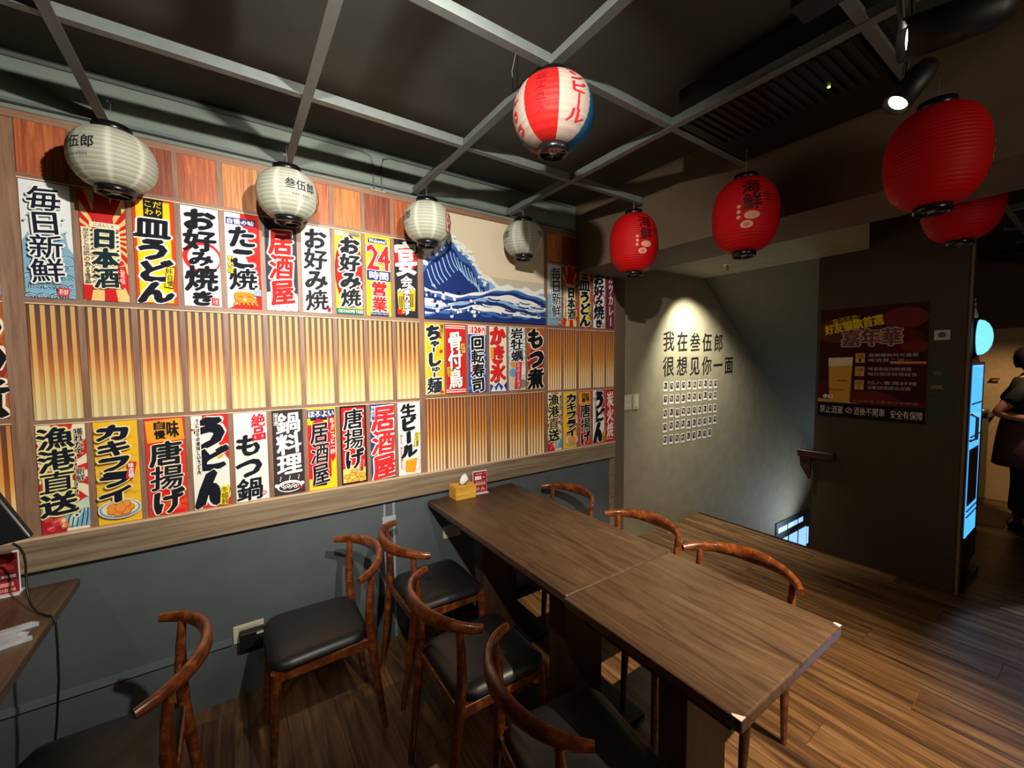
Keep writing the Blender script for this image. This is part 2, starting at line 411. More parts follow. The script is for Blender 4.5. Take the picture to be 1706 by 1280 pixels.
def p_banquet(a):
    a.rect(0, 0, 1, 1, (40, 38, 46)); a.disc(.5, .24, .5, (214, 36, 34))
    for u, v, s_ in ((.1, .68, .34), (.5, .64, .4)):
        a.poly([(u, v), (u + s_, v - .02), (u + s_ * .9, v + .27), (u + .07, v + .27)], (232, 178, 40))
        a.poly([(u + .06, v + .05), (u + s_ - .06, v + .04), (u + s_ - .1, v + .22), (u + .1, v + .22)], (60, 44, 24))
        for k in range(4): a.rect(u + .05 + k * .08, v + .03, u + .08 + k * .08, v + .25, (240, 196, 60))
        for k in range(5): a.disc(u + .05 + k * .07, v - .02 - .02 * (k % 2), .05, (248, 240, 210), n=12)
    a.col('宴', .5, .02, .45, .95, WHITE, bold=.07); a.col('会', .5, .46, .60, .5, WHITE, bold=.06)
    a.col('承ります', .5, .62, .97, .32, WHITE, (40, 38, 46), bold=.06, ow=.02); a.rect(.08, .9, .28, .97, RED)
def p_harbour(a):
    a.rect(0, 0, 1, 1, (232, 222, 196)); rays(a, .35, .45, 10, (206, 40, 38), .2)
    a.rect(0, .8, .5, 1, (176, 34, 44)); a.poly([(.45, .78), (1, .7), (1, .97), (.5, .97)], (126, 176, 204))
    a.poly([(.55, .95), (.6, .82), (.75, .74), (.95, .7), (1, .72), (1, .8), (.8, .86), (.7, .95)], (188, 214, 196))
    for k in range(5): a.line([(.5 + .1 * k, .97), (.55 + .1 * k, .88), (.68 + .07 * k, .8)], .025, (30, 60, 90))
    a.disc(.72, .86, .07, WHITE); a.disc(.72, .86, .035, BLACK)
    for u, v, r in ((.12, .86, .1), (.3, .9, .12), (.18, .955, .09)): a.disc(u, v, r, (214, 60, 72)); a.line([(u - .06, v), (u + .06, v - .02)], .02, (236, 180, 180))
    a.rect(.36, .855, .52, .965, (226, 120, 40), -.25); a.col('極上', .44, .87, .95, .1, WHITE)
    a.col('漁港直送', .38, .02, .83, .74, (18, 24, 40), (236, 226, 150), bold=.085, ow=.045)
    a.col('獲れたて!!新鮮!!', .87, .04, .66, .2, BLACK, (236, 226, 196), bold=.04, ow=.012, jitter=0)
def food(a, cx, cy, r, base, dark, n=7):
    rd = random.Random(3)
    for k in range(n):
        t = 2 * PI * k / n; u, v = cx + r * .62 * math.cos(t), cy - r * .42 * a.w / a.h * math.sin(t)
        a.disc(u, v, r * .36, dark, n=14); a.disc(u - .01, v - .006, r * .31, base, n=14)
    a.disc(cx, cy, r * .4, dark, n=14); a.disc(cx, cy - .004, r * .36, base, n=14)
def p_oyster(a):
    a.rect(0, 0, 1, 1, (232, 186, 40))
    for k in range(9):
        for j in range(5): arcs(a, .1 + .2 * j + .1 * (k % 2), .08 + .09 * k, .1, 2, (238, 200, 70), .01)
    a.disc(.52, .855, .5, (226, 230, 232), .3); a.disc(.52, .855, .47, (120, 150, 200), .275); a.disc(.52, .85, .42, (232, 226, 170), .24)
    food(a, .53, .85, .34, (234, 150, 60), (196, 104, 34))
    a.col('カキフライ', .46, .03, .78, .8, (18, 20, 42), (240, 226, 160), bold=.085, ow=.035)
    a.rect(.74, .40, .92, .57, (206, 40, 38), .18); a.col('味自慢', .83, .41, .56, .13, WHITE)
def p_karaage_red(a):
    a.rect(0, 0, 1, 1, (206, 54, 50)); a.rect(.1, .02, .9, 1, (222, 26, 32)); a.rect(.03, .015, .96, .24, (238, 160, 40), -.06)
    for k in range(7): arcs(a, .2 + .12 * k, .9 + .03 * (k % 3), .13, 3, (240, 120, 50), .016)
    a.text('味', .55, .03, .84, .2, BLACK, bold=.012); a.text('自', .24, .03, .5, .11, BLACK, bold=.01); a.text('慢', .24, .12, .5, .205, BLACK, bold=.01)
    a.col('唐揚げ', .5, .24, .98, .8, BLACK, (240, 226, 200), bold=.06, ow=.03)
def p_udon(a):
    a.rect(0, 0, 1, 1, (236, 232, 222)); a.poly([(.3, 0), (1, 0), (1, .5), (.85, .42), (.6, .2), (.3, .04)], (214, 34, 36)); a.poly([(.2, 1), (.3, .93), (.8, .9), (1, .8), (1, 1)], (214, 34, 36))
    a.poly([(.5, .42), (.8, .33), (.85, .46), (.7, .48)], (236, 160, 50)); a.poly([(.42, .3), (.62, .18), (.55, .28), (.46, .36)], (226, 60, 40))
    for u, v in ((.7, .08), (.85, .1), (.92, .2), (.76, .2), (.88, .34)): a.disc(u, v, .02, (246, 214, 200), n=10)
    a.disc(.05, .12, .12, (206, 36, 40)); a.disc(.07, .11, .09, (236, 232, 222))
    a.col('うどん', .5, .02, .98, .92, (16, 20, 34), (240, 236, 224), bold=.10, ow=.035, hs=[1.15, .8, 1.35])
    a.rect(.1, .03, .24, .62, (236, 232, 222)); a.col('冬には冬の美味しいうどん', .17, .03, .61, .1, BLACK)
    a.rect(.72, .78, .96, .985, (240, 214, 40), .1); a.col('冬饂飩', .84, .79, .98, .2, BLACK, bold=.02)
def p_motsunabe(a):
    a.rect(0, 0, 1, 1, (226, 230, 226)); a.col('絶品', .74, .02, .32, .42, (222, 30, 44), bold=.08)
    a.col('もつ鍋', .42, .24, .99, .78, BLACK, bold=.06); a.disc(.84, .93, .08, (190, 36, 60)); a.text('鍋', .79, .91, .89, .95, WHITE)
def p_nabe(a):
    a.rect(0, 0, 1, 1, (58, 50, 54)); a.col('鍋料理', .52, .03, .76, .8, (240, 238, 234), bold=.055)
    a.rect(.05, .03, .2, .17, WHITE); a.rect(.06, .035, .19, .165, (58, 50, 54)); a.col('寄せ鍋', .125, .04, .16, .1, WHITE)
    a.disc(.5, .9, .42, WHITE, .22); a.disc(.5, .91, .36, (58, 50, 54), .15); a.disc(.08, .88, .07, WHITE); a.disc(.92, .88, .07, WHITE)
    for k in range(9): a.disc(.26 + .06 * k, .9 + .012 * ((k * 5) % 3 - 1), .055, WHITE, n=12); a.disc(.26 + .06 * k, .9 + .012 * ((k * 5) % 3 - 1), .03, (58, 50, 54), n=10)
    for u in (.2, .5, .8): a.line([(u, .77), (u + .02, .79), (u - .02, .81), (u, .83)], .02, WHITE)
    a.disc(.86, .93, .06, RED)
def p_izakaya_lantern(a):
    a.rect(0, 0, 1, 1, (246, 206, 30)); a.disc(.9, .5, .3, (238, 236, 228)); a.rect(.1, .1, .7, .15, BLACK); a.rect(.12, .9, .62, .96, BLACK)
    a.disc(.38, .52, .44, (216, 30, 34), 1.24, n=40); a.rect(0, .2, .8, .86, (216, 30, 34))
    a.poly([(.72, .12), (.97, .1), (.97, .62), (.85, .68), (.76, .6)], (206, 34, 38))
    for k in range(4): a.rect(.0 + .245 * k, .02, .235 + .245 * k, .12, NAVY)
    a.text('ほろよい', .04, .032, .94, .108, WHITE, bold=.01); a.col('ちょこっと一杯', .86, .13, .58, .17, WHITE)
    a.col('居酒屋', .4, .17, .93, .62, BLACK, (236, 222, 210), bold=.05, ow=.02)
def p_karaage_black(a):
    a.rect(0, 0, 1, 1, (26, 20, 22)); a.rect(.06, .02, .94, .98, (214, 30, 34))
    a.rect(.06, .8, .94, .975, (240, 214, 120)); a.disc(.5, .82, .4, (240, 214, 120), .2)
    for u, v in ((.2, .9), (.42, .87), (.65, .89), (.82, .9), (.3, .95), (.55, .945), (.76, .955), (.5, .83)): a.disc(u, v, .125, (60, 34, 16), .1, n=14); a.disc(u, v, .112, (236, 176, 70), .088, n=14)
    a.col('唐揚げ', .5, .04, .8, .74, (20, 22, 28), (246, 240, 226), bold=.05, ow=.03)
    a.rect(.7, .7, .86, .84, (222, 120, 120), .2); a.col('味自慢', .78, .705, .835, .11, (130, 20, 20))
def p_izakaya_navy(a):
    a.rect(0, 0, 1, 1, (44, 62, 116)); a.col('居酒屋', .55, .02, .99, .95, (212, 44, 48), (244, 240, 236), bold=.085, ow=.045)
    a.rect(.03, .02, .2, .22, (226, 232, 240), .05); a.col('味自慢', .115, .03, .21, .14, NAVY)
def p_beer(a):
    a.rect(0, 0, 1, 1, (226, 230, 230))
    for u, v, r in ((.85, .06, .08), (.92, .2, .04), (.8, .28, .05), (.9, .62, .06)): a.disc(u, v, r, (180, 206, 212)); a.disc(u, v, r * .7, (232, 236, 236))
    a.poly([(.3, .8), (.84, .78), (.72, .98), (.28, .96)], (236, 160, 34)); a.poly([(.3, .8), (.84, .78), (.86, .73), (.3, .74)], (250, 244, 224)); a.line([(.82, .8), (.98, .82), (.94, .94), (.76, .94)], .04, (190, 200, 216))
    a.col('生ビール', .46, .02, .76, .68, BLACK, bold=.085)
    a.rect(.72, .42, .92, .62, BLACK, .16); a.rect(.735, .425, .905, .615, (240, 220, 60), .16); a.col('冷えてます', .82, .43, .61, .12, BLACK)
    a.text('Beer! Beer! Beer!', -.62, .655, .86, .69, (206, 60, 60), rot=-PI / 2)
def p_chashu(a):
    a.rect(0, 0, 1, 1, (240, 190, 40)); a.rect(.0, 0, .12, 1, (244, 206, 70))
    a.col('ちゃーしゅー麺', .45, .02, .98, .74, (30, 36, 46), WHITE, bold=.08, ow=.04, hs=[1.5, .7, .5, 1.4, .6, .5, 1.6])
    a.rect(.74, .01, .9, .2, (120, 40, 20), .14); a.col('こだわり', .82, .02, .19, .1, (246, 206, 90))
    a.disc(.8, .385, .08, (206, 40, 30)); a.disc(.8, .96, .12, (206, 40, 30), .06)
def p_chicken(a):
    a.rect(0, 0, 1, 1, (214, 30, 34))
    for v in (.02, .05, .945, .975): a.rect(0, v - .008, 1, v + .008, (240, 214, 210))
    a.col('骨付鳥', .46, .1, .92, .7, WHITE, (90, 16, 18), bold=.07, ow=.03)
    for u, v, t in ((.87, .34, 'おや'), (.14, .68, 'ひな')): a.rect(u - .09, v - .065, u + .09, v + .065, (244, 200, 60), -.1); a.col(t, u, v - .06, v + .06, .14, BLACK)
def p_sushi(a):
    a.rect(0, 0, 1, 1, (40, 84, 178)); a.rect(0, 0, 1, .13, (240, 226, 224)); a.rect(.05, .02, .16, .11, (214, 60, 66)); a.rect(.065, .03, .145, .1, (240, 226, 224)); a.text('一皿', .07, .04, .14, .09, RED)
    a.text('120', .22, .02, .7, .11, (206, 36, 44), bold=.02); a.text('円', .76, .03, .94, .11, (206, 36, 44), bold=.01)
    for u, v in ((.85, .18), (.1, .34), (.9, .75), (.12, .95)): arcs(a, u, v, .16, 3, (150, 190, 230), .014)
    a.col('回転寿司', .5, .15, .99, .72, (14, 18, 26), WHITE, bold=.075, ow=.045)
    a.rect(.06, .55, .2, .7, (214, 90, 130), -.08); a.col('新鮮', .13, .56, .69, .11, WHITE)
def p_ice(a):
    a.rect(0, 0, 1, 1, (236, 226, 208)); a.col('かき氷', .5, .0, .86, .86, (30, 30, 40), bold=.09); a.col('かき氷', .47, -.005, .85, .86, (222, 34, 38), bold=.09)
    a.rect(.03, .31, .22, .5, (240, 196, 90)); a.col('つめたい', .125, .32, .49, .13, (190, 60, 30))
    a.poly([(0, .88), (.3, .93), (.5, .86), (.75, .93), (1, .85), (1, 1), (0, 1)], (40, 60, 150))
    for u, v in ((.2, .96), (.5, .95), (.8, .96)): a.poly([(u - .16, 1), (u, v - .05), (u + .16, 1)], (226, 234, 244))
def p_rock_oyster(a):
    a.rect(0, 0, 1, 1, (178, 188, 198)); rays(a, .5, .28, 16, (226, 232, 236), 0); a.rect(0, .5, 1, 1, (206, 206, 198))
    a.disc(.3, .57, .22, (206, 150, 90)); a.disc(.8, .68, .24, (226, 232, 238)); a.disc(.25, .72, .22, (110, 160, 210)); a.disc(.3, .88, .26, (214, 196, 160)); a.disc(.82, .9, .22, (120, 130, 120))
    a.col('岩牡蠣', .48, .01, .54, .72, BLACK, WHITE, bold=.07, ow=.04)
    a.poly([(.42, .55), (.76, .55), (.68, .98), (.3, .98)], (206, 44, 66)); a.col('海のミルク', .53, .56, .97, .2, (246, 170, 170))
def p_motsuni(a):
    a.rect(0, 0, 1, 1, (176, 86, 44)); a.disc(.5, .5, .5, (150, 44, 42), .7); a.disc(.5, .2, .5, (190, 104, 56), .5)
    a.col('もつ煮', .5, .0, .99, .92, (14, 14, 20), (240, 226, 200), bold=.09, ow=.045)
    a.col('味噌仕立', .1, .3, .55, .12, (226, 80, 60))
def p_curry(a):
    a.rect(0, 0, 1, 1, (112, 44, 60)); a.rect(0, 0, .08, 1, (70, 30, 40)); a.col('カツカレー', .55, -.02, .97, .6, (238, 216, 214), bold=.04, jitter=0)
def p_sumibi(a):
    a.rect(0, 0, 1, 1, (196, 30, 40)); a.rect(0, .94, 1, .955, (240, 200, 200)); a.col('炭火焼', .56, .04, .92, .8, (244, 226, 224), bold=.06)

# ------------------------------------------------------------------ room shell
M_wall = mat('grey_wall_paint', (80, 87, 91), .62, noise=.04, nscale=6, bump=.05)
M_upper = mat('upper_wall_paint', (112, 124, 116), .7, noise=.05, nscale=8)
M_ceil = mat('dark_ceiling_paint', (66, 68, 63), .8, noise=.06, nscale=5)
M_olive = mat('olive_plaster', (138, 130, 106), .75, noise=.05, nscale=9, bump=.04)
M_brown = mat('brown_panel_paint', (62, 49, 36), .6, noise=.06, nscale=7)
M_dark = mat('dark_room_paint', (58, 50, 42), .8)
M_beam = mat('beam_paint', (98, 84, 64), .75, noise=.05, nscale=6)
M_black = mat('matt_black', (18, 18, 19), .5)
M_steps = mat('stair_concrete', (70, 70, 66), .8, noise=.08)
wood('floor_wood', [(52, 35, 22), (92, 64, 40), (126, 92, 58), (150, 114, 76)], (22, 1.3, 22), .34, rand=.22, distort=1.0, bump=.08)
M_floor = _mats['floor_wood']
FX1 = 3.875
fl = MB(); fl.box(-3, FX1, -5, .115, -.12, -.004, M_floor); fl.box(FX1, 7.6, -5, -.90, -.12, -.004, M_floor)
floor = struct(fl.build('floor'))
def plank_mesh(wd, ln):
    b = MB(); b.box(0, wd - .003, 0, ln - .003, 0, .004, M_floor); o = b.build('plank', floor); o.location = (0, 0, -.004); return o
pw, pl = .19, 1.22; first = None; x = -.80; k = 0
while x < 6.4:
    off = (k * .47) % pl; y = .112
    ys = [.112]; yy = .112 - (off if off > .1 else pl)
    while yy > -3.4: ys.append(yy); yy -= pl
    ys.append(-3.4)
    for a_, b_ in zip(ys[:-1], ys[1:]):
        x1 = x + pw
        if x < FX1 < x1: x1 = FX1
        if x >= FX1 - 1e-6:
            if b_ > -.92: continue
            a_ = min(a_, -.905)
        if a_ - b_ < .05: continue
        bb = MB(); bb.box(0, x1 - x - .002, 0, a_ - b_ - .002, 0, .004, M_floor)
        o = bb.build('plank', floor, (x, b_, -.004))
    x = x1; k += 1
# mural wall (lower grey dado wall, upper wall)
struct(MB().box(-3, 2.5, .012, .14, 0, 2.66, M_wall).build('wall_left'))
up = MB().box(-3, 2.5, .004, .012, 2.455, 2.65, M_upper); up.build('upper_band', bpy.data.objects['wall_left'])
# stair wall, returned behind the mural wall
sw = MB().box(2.6, 7.6, .1, .22, -1.6, 2.66, M_olive)
stairwall = struct(sw.build('wall_back'))
MB().box(2.5, 2.6, -.012, .22, 0, 2.19, mat('pillar_paint', (98, 86, 68), .7, noise=.04)).build('pillar', None)
struct(bpy.data.objects['pillar'])
struct(MB().box(-3.12, -3, -5, .14, 0, 2.66, M_dark).build('wall_side'))
struct(MB().box(-3, 7.6, -5.12, -5, 0, 2.66, M_dark).build('wall_front'))
struct(MB().box(7.5, 7.6, -5, -.9, 0, 2.66, M_dark).build('wall_right'))
struct(MB().box(-3.1, 7.6, -5.1, .2, 2.66, 2.76, M_ceil).build('ceiling'))
# beam and low stair ceiling
struct(MB().box(2.09, 2.52, -5, .1, 2.19, 2.66, M_beam).build('beam'))
lc = MB().prism([(2.52, .1), (3.875, .1), (3.875, -1.176), (3.186, -1.363), (2.52, -1.5)], 'z', 2.345, 2.65, M_olive)
struct(lc.build('ceiling_low'))
# stair soffit sloping down with the flight
so = MB().hexa([(3.875, -.87, 2.345), (6.6, -.87, .25), (6.6, .1, .25), (3.875, .1, 2.345), (3.875, -.87, 2.5), (6.6, -.87, .5), (6.6, .1, .5), (3.875, .1, 2.5)], mat('soffit_paint', (92, 90, 76), .8, noise=.04))
struct(so.build('stair_soffit'))
# partition with the beer poster
struct(MB().box(3.875, 3.95, -1.70, -.87, -.1, 2.655, M_brown).build('partition_wall'))
MB().box(3.862, 3.875, -1.702, -1.688, 0, 2.655, mat('edge_trim', (120, 98, 72), .4)).build('corner_trim', bpy.data.objects['partition_wall'])
struct(MB().box(3.95, 7.5, -1.0, -.87, -1.6, 2.655, M_brown).build('wall_stair_side'))
# stairs going down
st = empty('staircase', (3.875, -.4, 0), 0); st['kind'] = 'structure'
for k in range(8):
    MB().box(.27 * k, .27 * k + .30, -.47, .5, -.18 * (k + 1) - .08, -.18 * (k + 1), M_steps).build('step', st)
MB().box(-.012, .004, -.47, .5, -.12, .006, M_black).build('nosing', st)
# street window low in the stairwell
wn = MB().box(5.55, 6.5, .085, .0995, -1.05, -.50, mat('window_frame_dark', (40, 46, 52), .5)).build('window_1'); struct(wn)
Mwin = mat('daylit_glass', (190, 215, 240), .1, emit=((130, 175, 235), 1.6))
for a_, b_, z0, z1 in ((5.6, 5.83, -.63, -.57), (5.87, 6.13, -.63, -.57), (6.17, 6.30, -.63, -.57), (5.6, 5.86, -1.0, -.73), (5.91, 6.14, -1.0, -.73), (6.19, 6.42, -1.0, -.73), (6.45, 6.49, -.98, -.75)):
    MB().box(a_, b_, .079, .085, z0, z1, Mwin).build('pane', wn)
# handrail end at the partition
hr = empty('handrail', (3.86, -.86, .8), 0, 'dark wooden handrail end fixed to the partition edge by the stairs', 'handrail')
Mh = wood('handrail_wood', [(44, 26, 18), (70, 42, 28)], (30, 30, 30), .4)
MB().box(-.03, .03, -.16, .09, -.045, .012, Mh).build('rail_cap', hr, bevel=.008)
MB().prism([(-.0, -.045), (.075, -.045), (.07, -.12), (.01, -.22), (0, -.22)], 'x', -.015, .015, Mh).build('bracket', hr)
MB().hexa([(.03, .03, -.05), (1.8, .03, -1.3), (1.8, .08, -1.3), (.03, .08, -.05), (.03, .03, 0), (1.8, .03, -1.25), (1.8, .08, -1.25), (.03, .08, 0)], Mh).build('rail', hr)
# dado board under the mural
Mdado = wood('dado_wood', [(96, 80, 62), (134, 116, 94), (156, 138, 112)], (2, 40, 60), .5, bump=.2)
tr = struct(MB().box(-3, 2.5, -.014, .012, .786, .905, Mdado).build('trim_1'))
MB().box(-3, 2.5, -.017, .012, .905, .913, mat('board_lip', (214, 182, 148), .45)).build('lip', tr)  # ledge whose pale colour paints the highlight on the board's top edge
MB().box(-3, 2.5, -.004, .012, .777, .786, M_black).build('painted_shadow', tr)  # black strip painting the shade under the board
fr_ = struct(MB().box(2.46, 2.5, -.006, .012, 0, .777, Mdado).build('trim_2'))

# ------------------------------------------------------------------ lattice with slats and boards
Mlat = wood('lattice_wood', [(112, 80, 62), (138, 104, 82), (156, 122, 98)], (60, 60, 4), .5, rand=.05, bump=.1)
Mlath = wood('lattice_wood_h', [(112, 80, 62), (138, 104, 82), (156, 122, 98)], (4, 60, 60), .5, rand=.05, bump=.1)
Mlip = mat('lattice_edge', (226, 196, 160), .5)
lat = empty('lattice_screen', (0, 0, 0), 0, 'brown wooden lattice screen with slatted panels framing the rows of posters', 'wall panelling')
A0, AP, AW = -.600, .1508, .130
B_X = [(.923, 1.044), (1.054, 1.184), (1.202, 1.331), (1.352, 1.482), (1.498, 1.632), (1.646, 1.792)]
C_X = [(1.823, 1.951), (1.966, 2.095), (2.115, 2.243), (2.262, 2.388), (2.402, 2.492)]
A_X = [(A0 + AP * i, A0 + AP * i + AW) for i in range(10)]
DO = -2.445
D_X = [(a + DO, b + DO) for a, b in B_X]
BW = MB().box(-2.1, 2.5, .0035, .012, .91, 2.45, Mlat); BW.build('backboard', lat)
F_ = -.004
def piece(nm, x0, x1, z0, z1, m, lip=True):
    b = MB(); b.box(0, x1 - x0, F_, .0035, 0, z1 - z0, m)
    if lip and m is Mlath: b.box(0, x1 - x0, F_ - .0008, F_, 0, .004, Mlip)
    return b.build(nm, lat, (x0, 0, z0))
for x0, x1 in ((-.657, -.602), (.889, .921), (1.793, 1.822), (2.492, 2.5)): piece('post', x0, x1, .913, 2.42, Mlat)
piece('rail', -2.1, 2.5, 2.422, 2.45, Mlath, False)
for x0, x1 in ((-.602, .889), (1.822, 2.492)):
    for z0, z1 in ((2.217, 2.235), (1.772, 1.794), (1.326, 1.345)): piece('rail', x0, x1, z0, z1, Mlath)
for x0, x1 in ((.921, 1.793), (.921 + DO, -.657)):
    for z0, z1 in ((1.772, 1.796), (1.336, 1.357)): piece('rail', x0, x1, z0, z1, Mlath)
def stiles(xs, z0, z1):
    for a, b in zip(xs[:-1], xs[1:]): piece('stile', a[1] + .001, b[0] - .001, z0, z1, Mlat)
for xs, rows in ((A_X, ((.913, 1.326), (1.345, 1.772), (1.794, 2.217), (2.235, 2.422))), (C_X, ((.913, 1.326), (1.345, 1.772), (1.794, 2.217), (2.235, 2.422))), (B_X, ((.913, 1.336), (1.357, 1.772))), (D_X, ((.913, 1.336), (1.357, 1.772)))):
    for z0, z1 in rows: stiles(xs, z0, z1)
Yt = ((0, (196, 178, 122)), (.25, (204, 160, 84)), (.45, (184, 104, 42)), (.64, (124, 64, 42)), (1, (70, 46, 46)))
Mgap = gradient_z('slat_gap_a', Yt, .42)
Mslat = gradient_z('slat_a', ((0, (226, 216, 174)), (.3, (220, 194, 126)), (.55, (212, 160, 84)), (1, (206, 160, 86))), .42, noise=.2)
Mgap2 = gradient_z('slat_gap_b', ((0, (170, 120, 76)), (.3, (160, 100, 40)), (.6, (130, 66, 22)), (1, (90, 56, 46))), .42)
Mslat2 = gradient_z('slat_b', ((0, (250, 236, 204)), (.25, (248, 222, 160)), (.5, (226, 160, 74)), (1, (196, 122, 66))), .42, noise=.2)
def slat_panel(x0, x1, z0, z1, n, ms, mg, fw=.46):
    h = z1 - z0; wd = x1 - x0
    p = MB().box(0, wd, 0, .0034, 0, h, mg).build('slat_panel', lat, (x0, 0, z0))
    pitch = wd / n; me = None
    for k in range(n):
        if me is None:
            o = MB().box(0, pitch * fw, -.0032, 0, 0, h - .003, ms).build('slat', p, (pitch * (k + .5 - fw / 2), 0, 0)); me = o
        else:
            o = me.copy(); COL.objects.link(o); o.parent = p; o.location = (pitch * (k + .5 - fw / 2), 0, 0)
for x0, x1 in A_X: slat_panel(x0, x1, 1.345, 1.772, 5, Mslat, Mgap)
for x0, x1 in B_X + D_X: slat_panel(x0, x1, .913, 1.336, 6, Mslat2, Mgap2, .42)
for x0, x1 in C_X: slat_panel(x0, x1, 1.345, 1.772, 6 if x1 - x0 > .11 else 4, Mslat2, Mgap2, .42)
Mb = [wood('board_%s' % k, cs, (70, 70, 3.5), .5, rand=.12, distort=1.4, bump=.2) for k, cs in enumerate(([(120, 52, 26), (168, 84, 44), (206, 120, 66)], [(150, 82, 36), (196, 122, 58), (222, 152, 84)], [(96, 40, 24), (140, 66, 38), (178, 96, 56)]))]
for i, (x0, x1) in enumerate(A_X + C_X[:]):
    MB().box(0, x1 - x0, -.001, .0034, 0, .187, Mb[(i * 7) % 3]).build('wood_board', lat, (x0, 0, 2.235))

# ------------------------------------------------------------------ posters
TOP = ('leftmost of the top row', 'second from the left in the top row', 'third from the left in the top row', 'fourth from the left in the top row', 'fifth from the left in the top row', 'sixth in the top row, under the second white lantern', 'seventh from the left in the top row', 'eighth from the left in the top row', 'ninth from the left in the top row', 'tenth in the top row, just left of the wave picture')
def poster(fn, x0, x1, z0, z1, label, base=(230, 230, 226)):
    a = Art(x1 - x0 - .001, z1 - z0 - .002); fn(a)
    o = a.build('poster', base, ((x0 + x1) / 2, 0, z0 + .001)); tag(o, label, 'poster', 'menu posters on the lattice wall'); return o
topA = [(p_fresh, 'white poster 毎日新鮮 over blue waves'), (p_sake, 'red and cream sunburst poster 日本酒'), (p_saraudon, 'yellow poster 皿うどん with red border'), (p_okonomi_ring, 'white poster お好み焼き over a red ring'),
        (p_takoyaki, 'half white half red octopus poster たこ焼'), (p_izakaya, 'charcoal poster 居酒屋 in red above a white diamond lattice'), (p_okonomi_plain, 'plain white poster お好み焼 in black'), (p_okonomi_lantern, 'red paper-lantern poster お好み焼 with green OKONOMI YAKI strip'),
        (p_24, 'yellow and blue poster 24時間営業'), (p_banquet, 'black poster 宴 on a red disc with yellow beer mugs')]
for i, (fn, lb) in enumerate(topA): poster(fn, *A_X[i], 1.795, 2.216, lb + ', ' + TOP[i].split(',')[0])
botA = [(p_harbour, 'red fish poster 漁港直送'), (p_oyster, 'yellow poster カキフライ with a plate of fried oysters'), (p_karaage_red, 'red poster 唐揚げ with orange tag'), (p_udon, 'white and red poster うどん in huge black letters'),
        (p_motsunabe, 'white poster もつ鍋 with red 絶品'), (p_nabe, 'charcoal poster 鍋料理 with a white hotpot drawing'), (p_izakaya_lantern, 'yellow poster 居酒屋 on a red lantern shape'), (p_karaage_black, 'black-edged red poster 唐揚げ with fried chicken'),
        (p_izakaya_navy, 'navy poster 居酒屋 in red letters'), (p_beer, 'white poster 生ビール with a beer mug')]
for i, (fn, lb) in enumerate(botA): poster(fn, *A_X[i], .914, 1.325, lb + ', in the bottom row left of the table')
midB = [(p_chashu, 'yellow poster ちゃーしゅー麺'), (p_chicken, 'red poster 骨付鳥'), (p_sushi, 'blue poster 回転寿司 120円'), (p_ice, 'cream poster かき氷 in red'), (p_rock_oyster, 'grey poster 岩牡蠣 with red ribbon'), (p_motsuni, 'brown poster もつ煮')]
for i, (fn, lb) in enumerate(midB): poster(fn, *B_X[i], 1.358, 1.771, lb + ' under the wave picture')
for i in (5, 4, 3): poster(midB[i][0], *D_X[i], 1.358, 1.771, midB[i][1] + ' beyond the left thick post')
topC = [(p_fresh, 'white poster 毎日新鮮 over blue waves'), (p_sake, 'red and cream sunburst poster 日本酒'), (p_saraudon, 'yellow poster 皿うどん'), (p_okonomi_ring, 'white poster お好み焼き over a red ring'), (p_curry, 'maroon poster カツカレー')]
for i, (fn, lb) in enumerate(topC): poster(fn, *C_X[i], 1.795, 2.216, lb + ', right of the wave picture')
botC = [(p_harbour, 'red fish poster 漁港直送'), (p_oyster, 'yellow poster カキフライ'), (p_karaage_red, 'red poster 唐揚げ with an orange name tag'), (p_udon, 'white poster うどん in huge letters'), (p_sumibi, 'crimson poster 炭火焼 with three white characters')]
for i, (fn, lb) in enumerate(botC): poster(fn, *C_X[i], .914, 1.325, lb + ' in the bottom row near the stair wall')

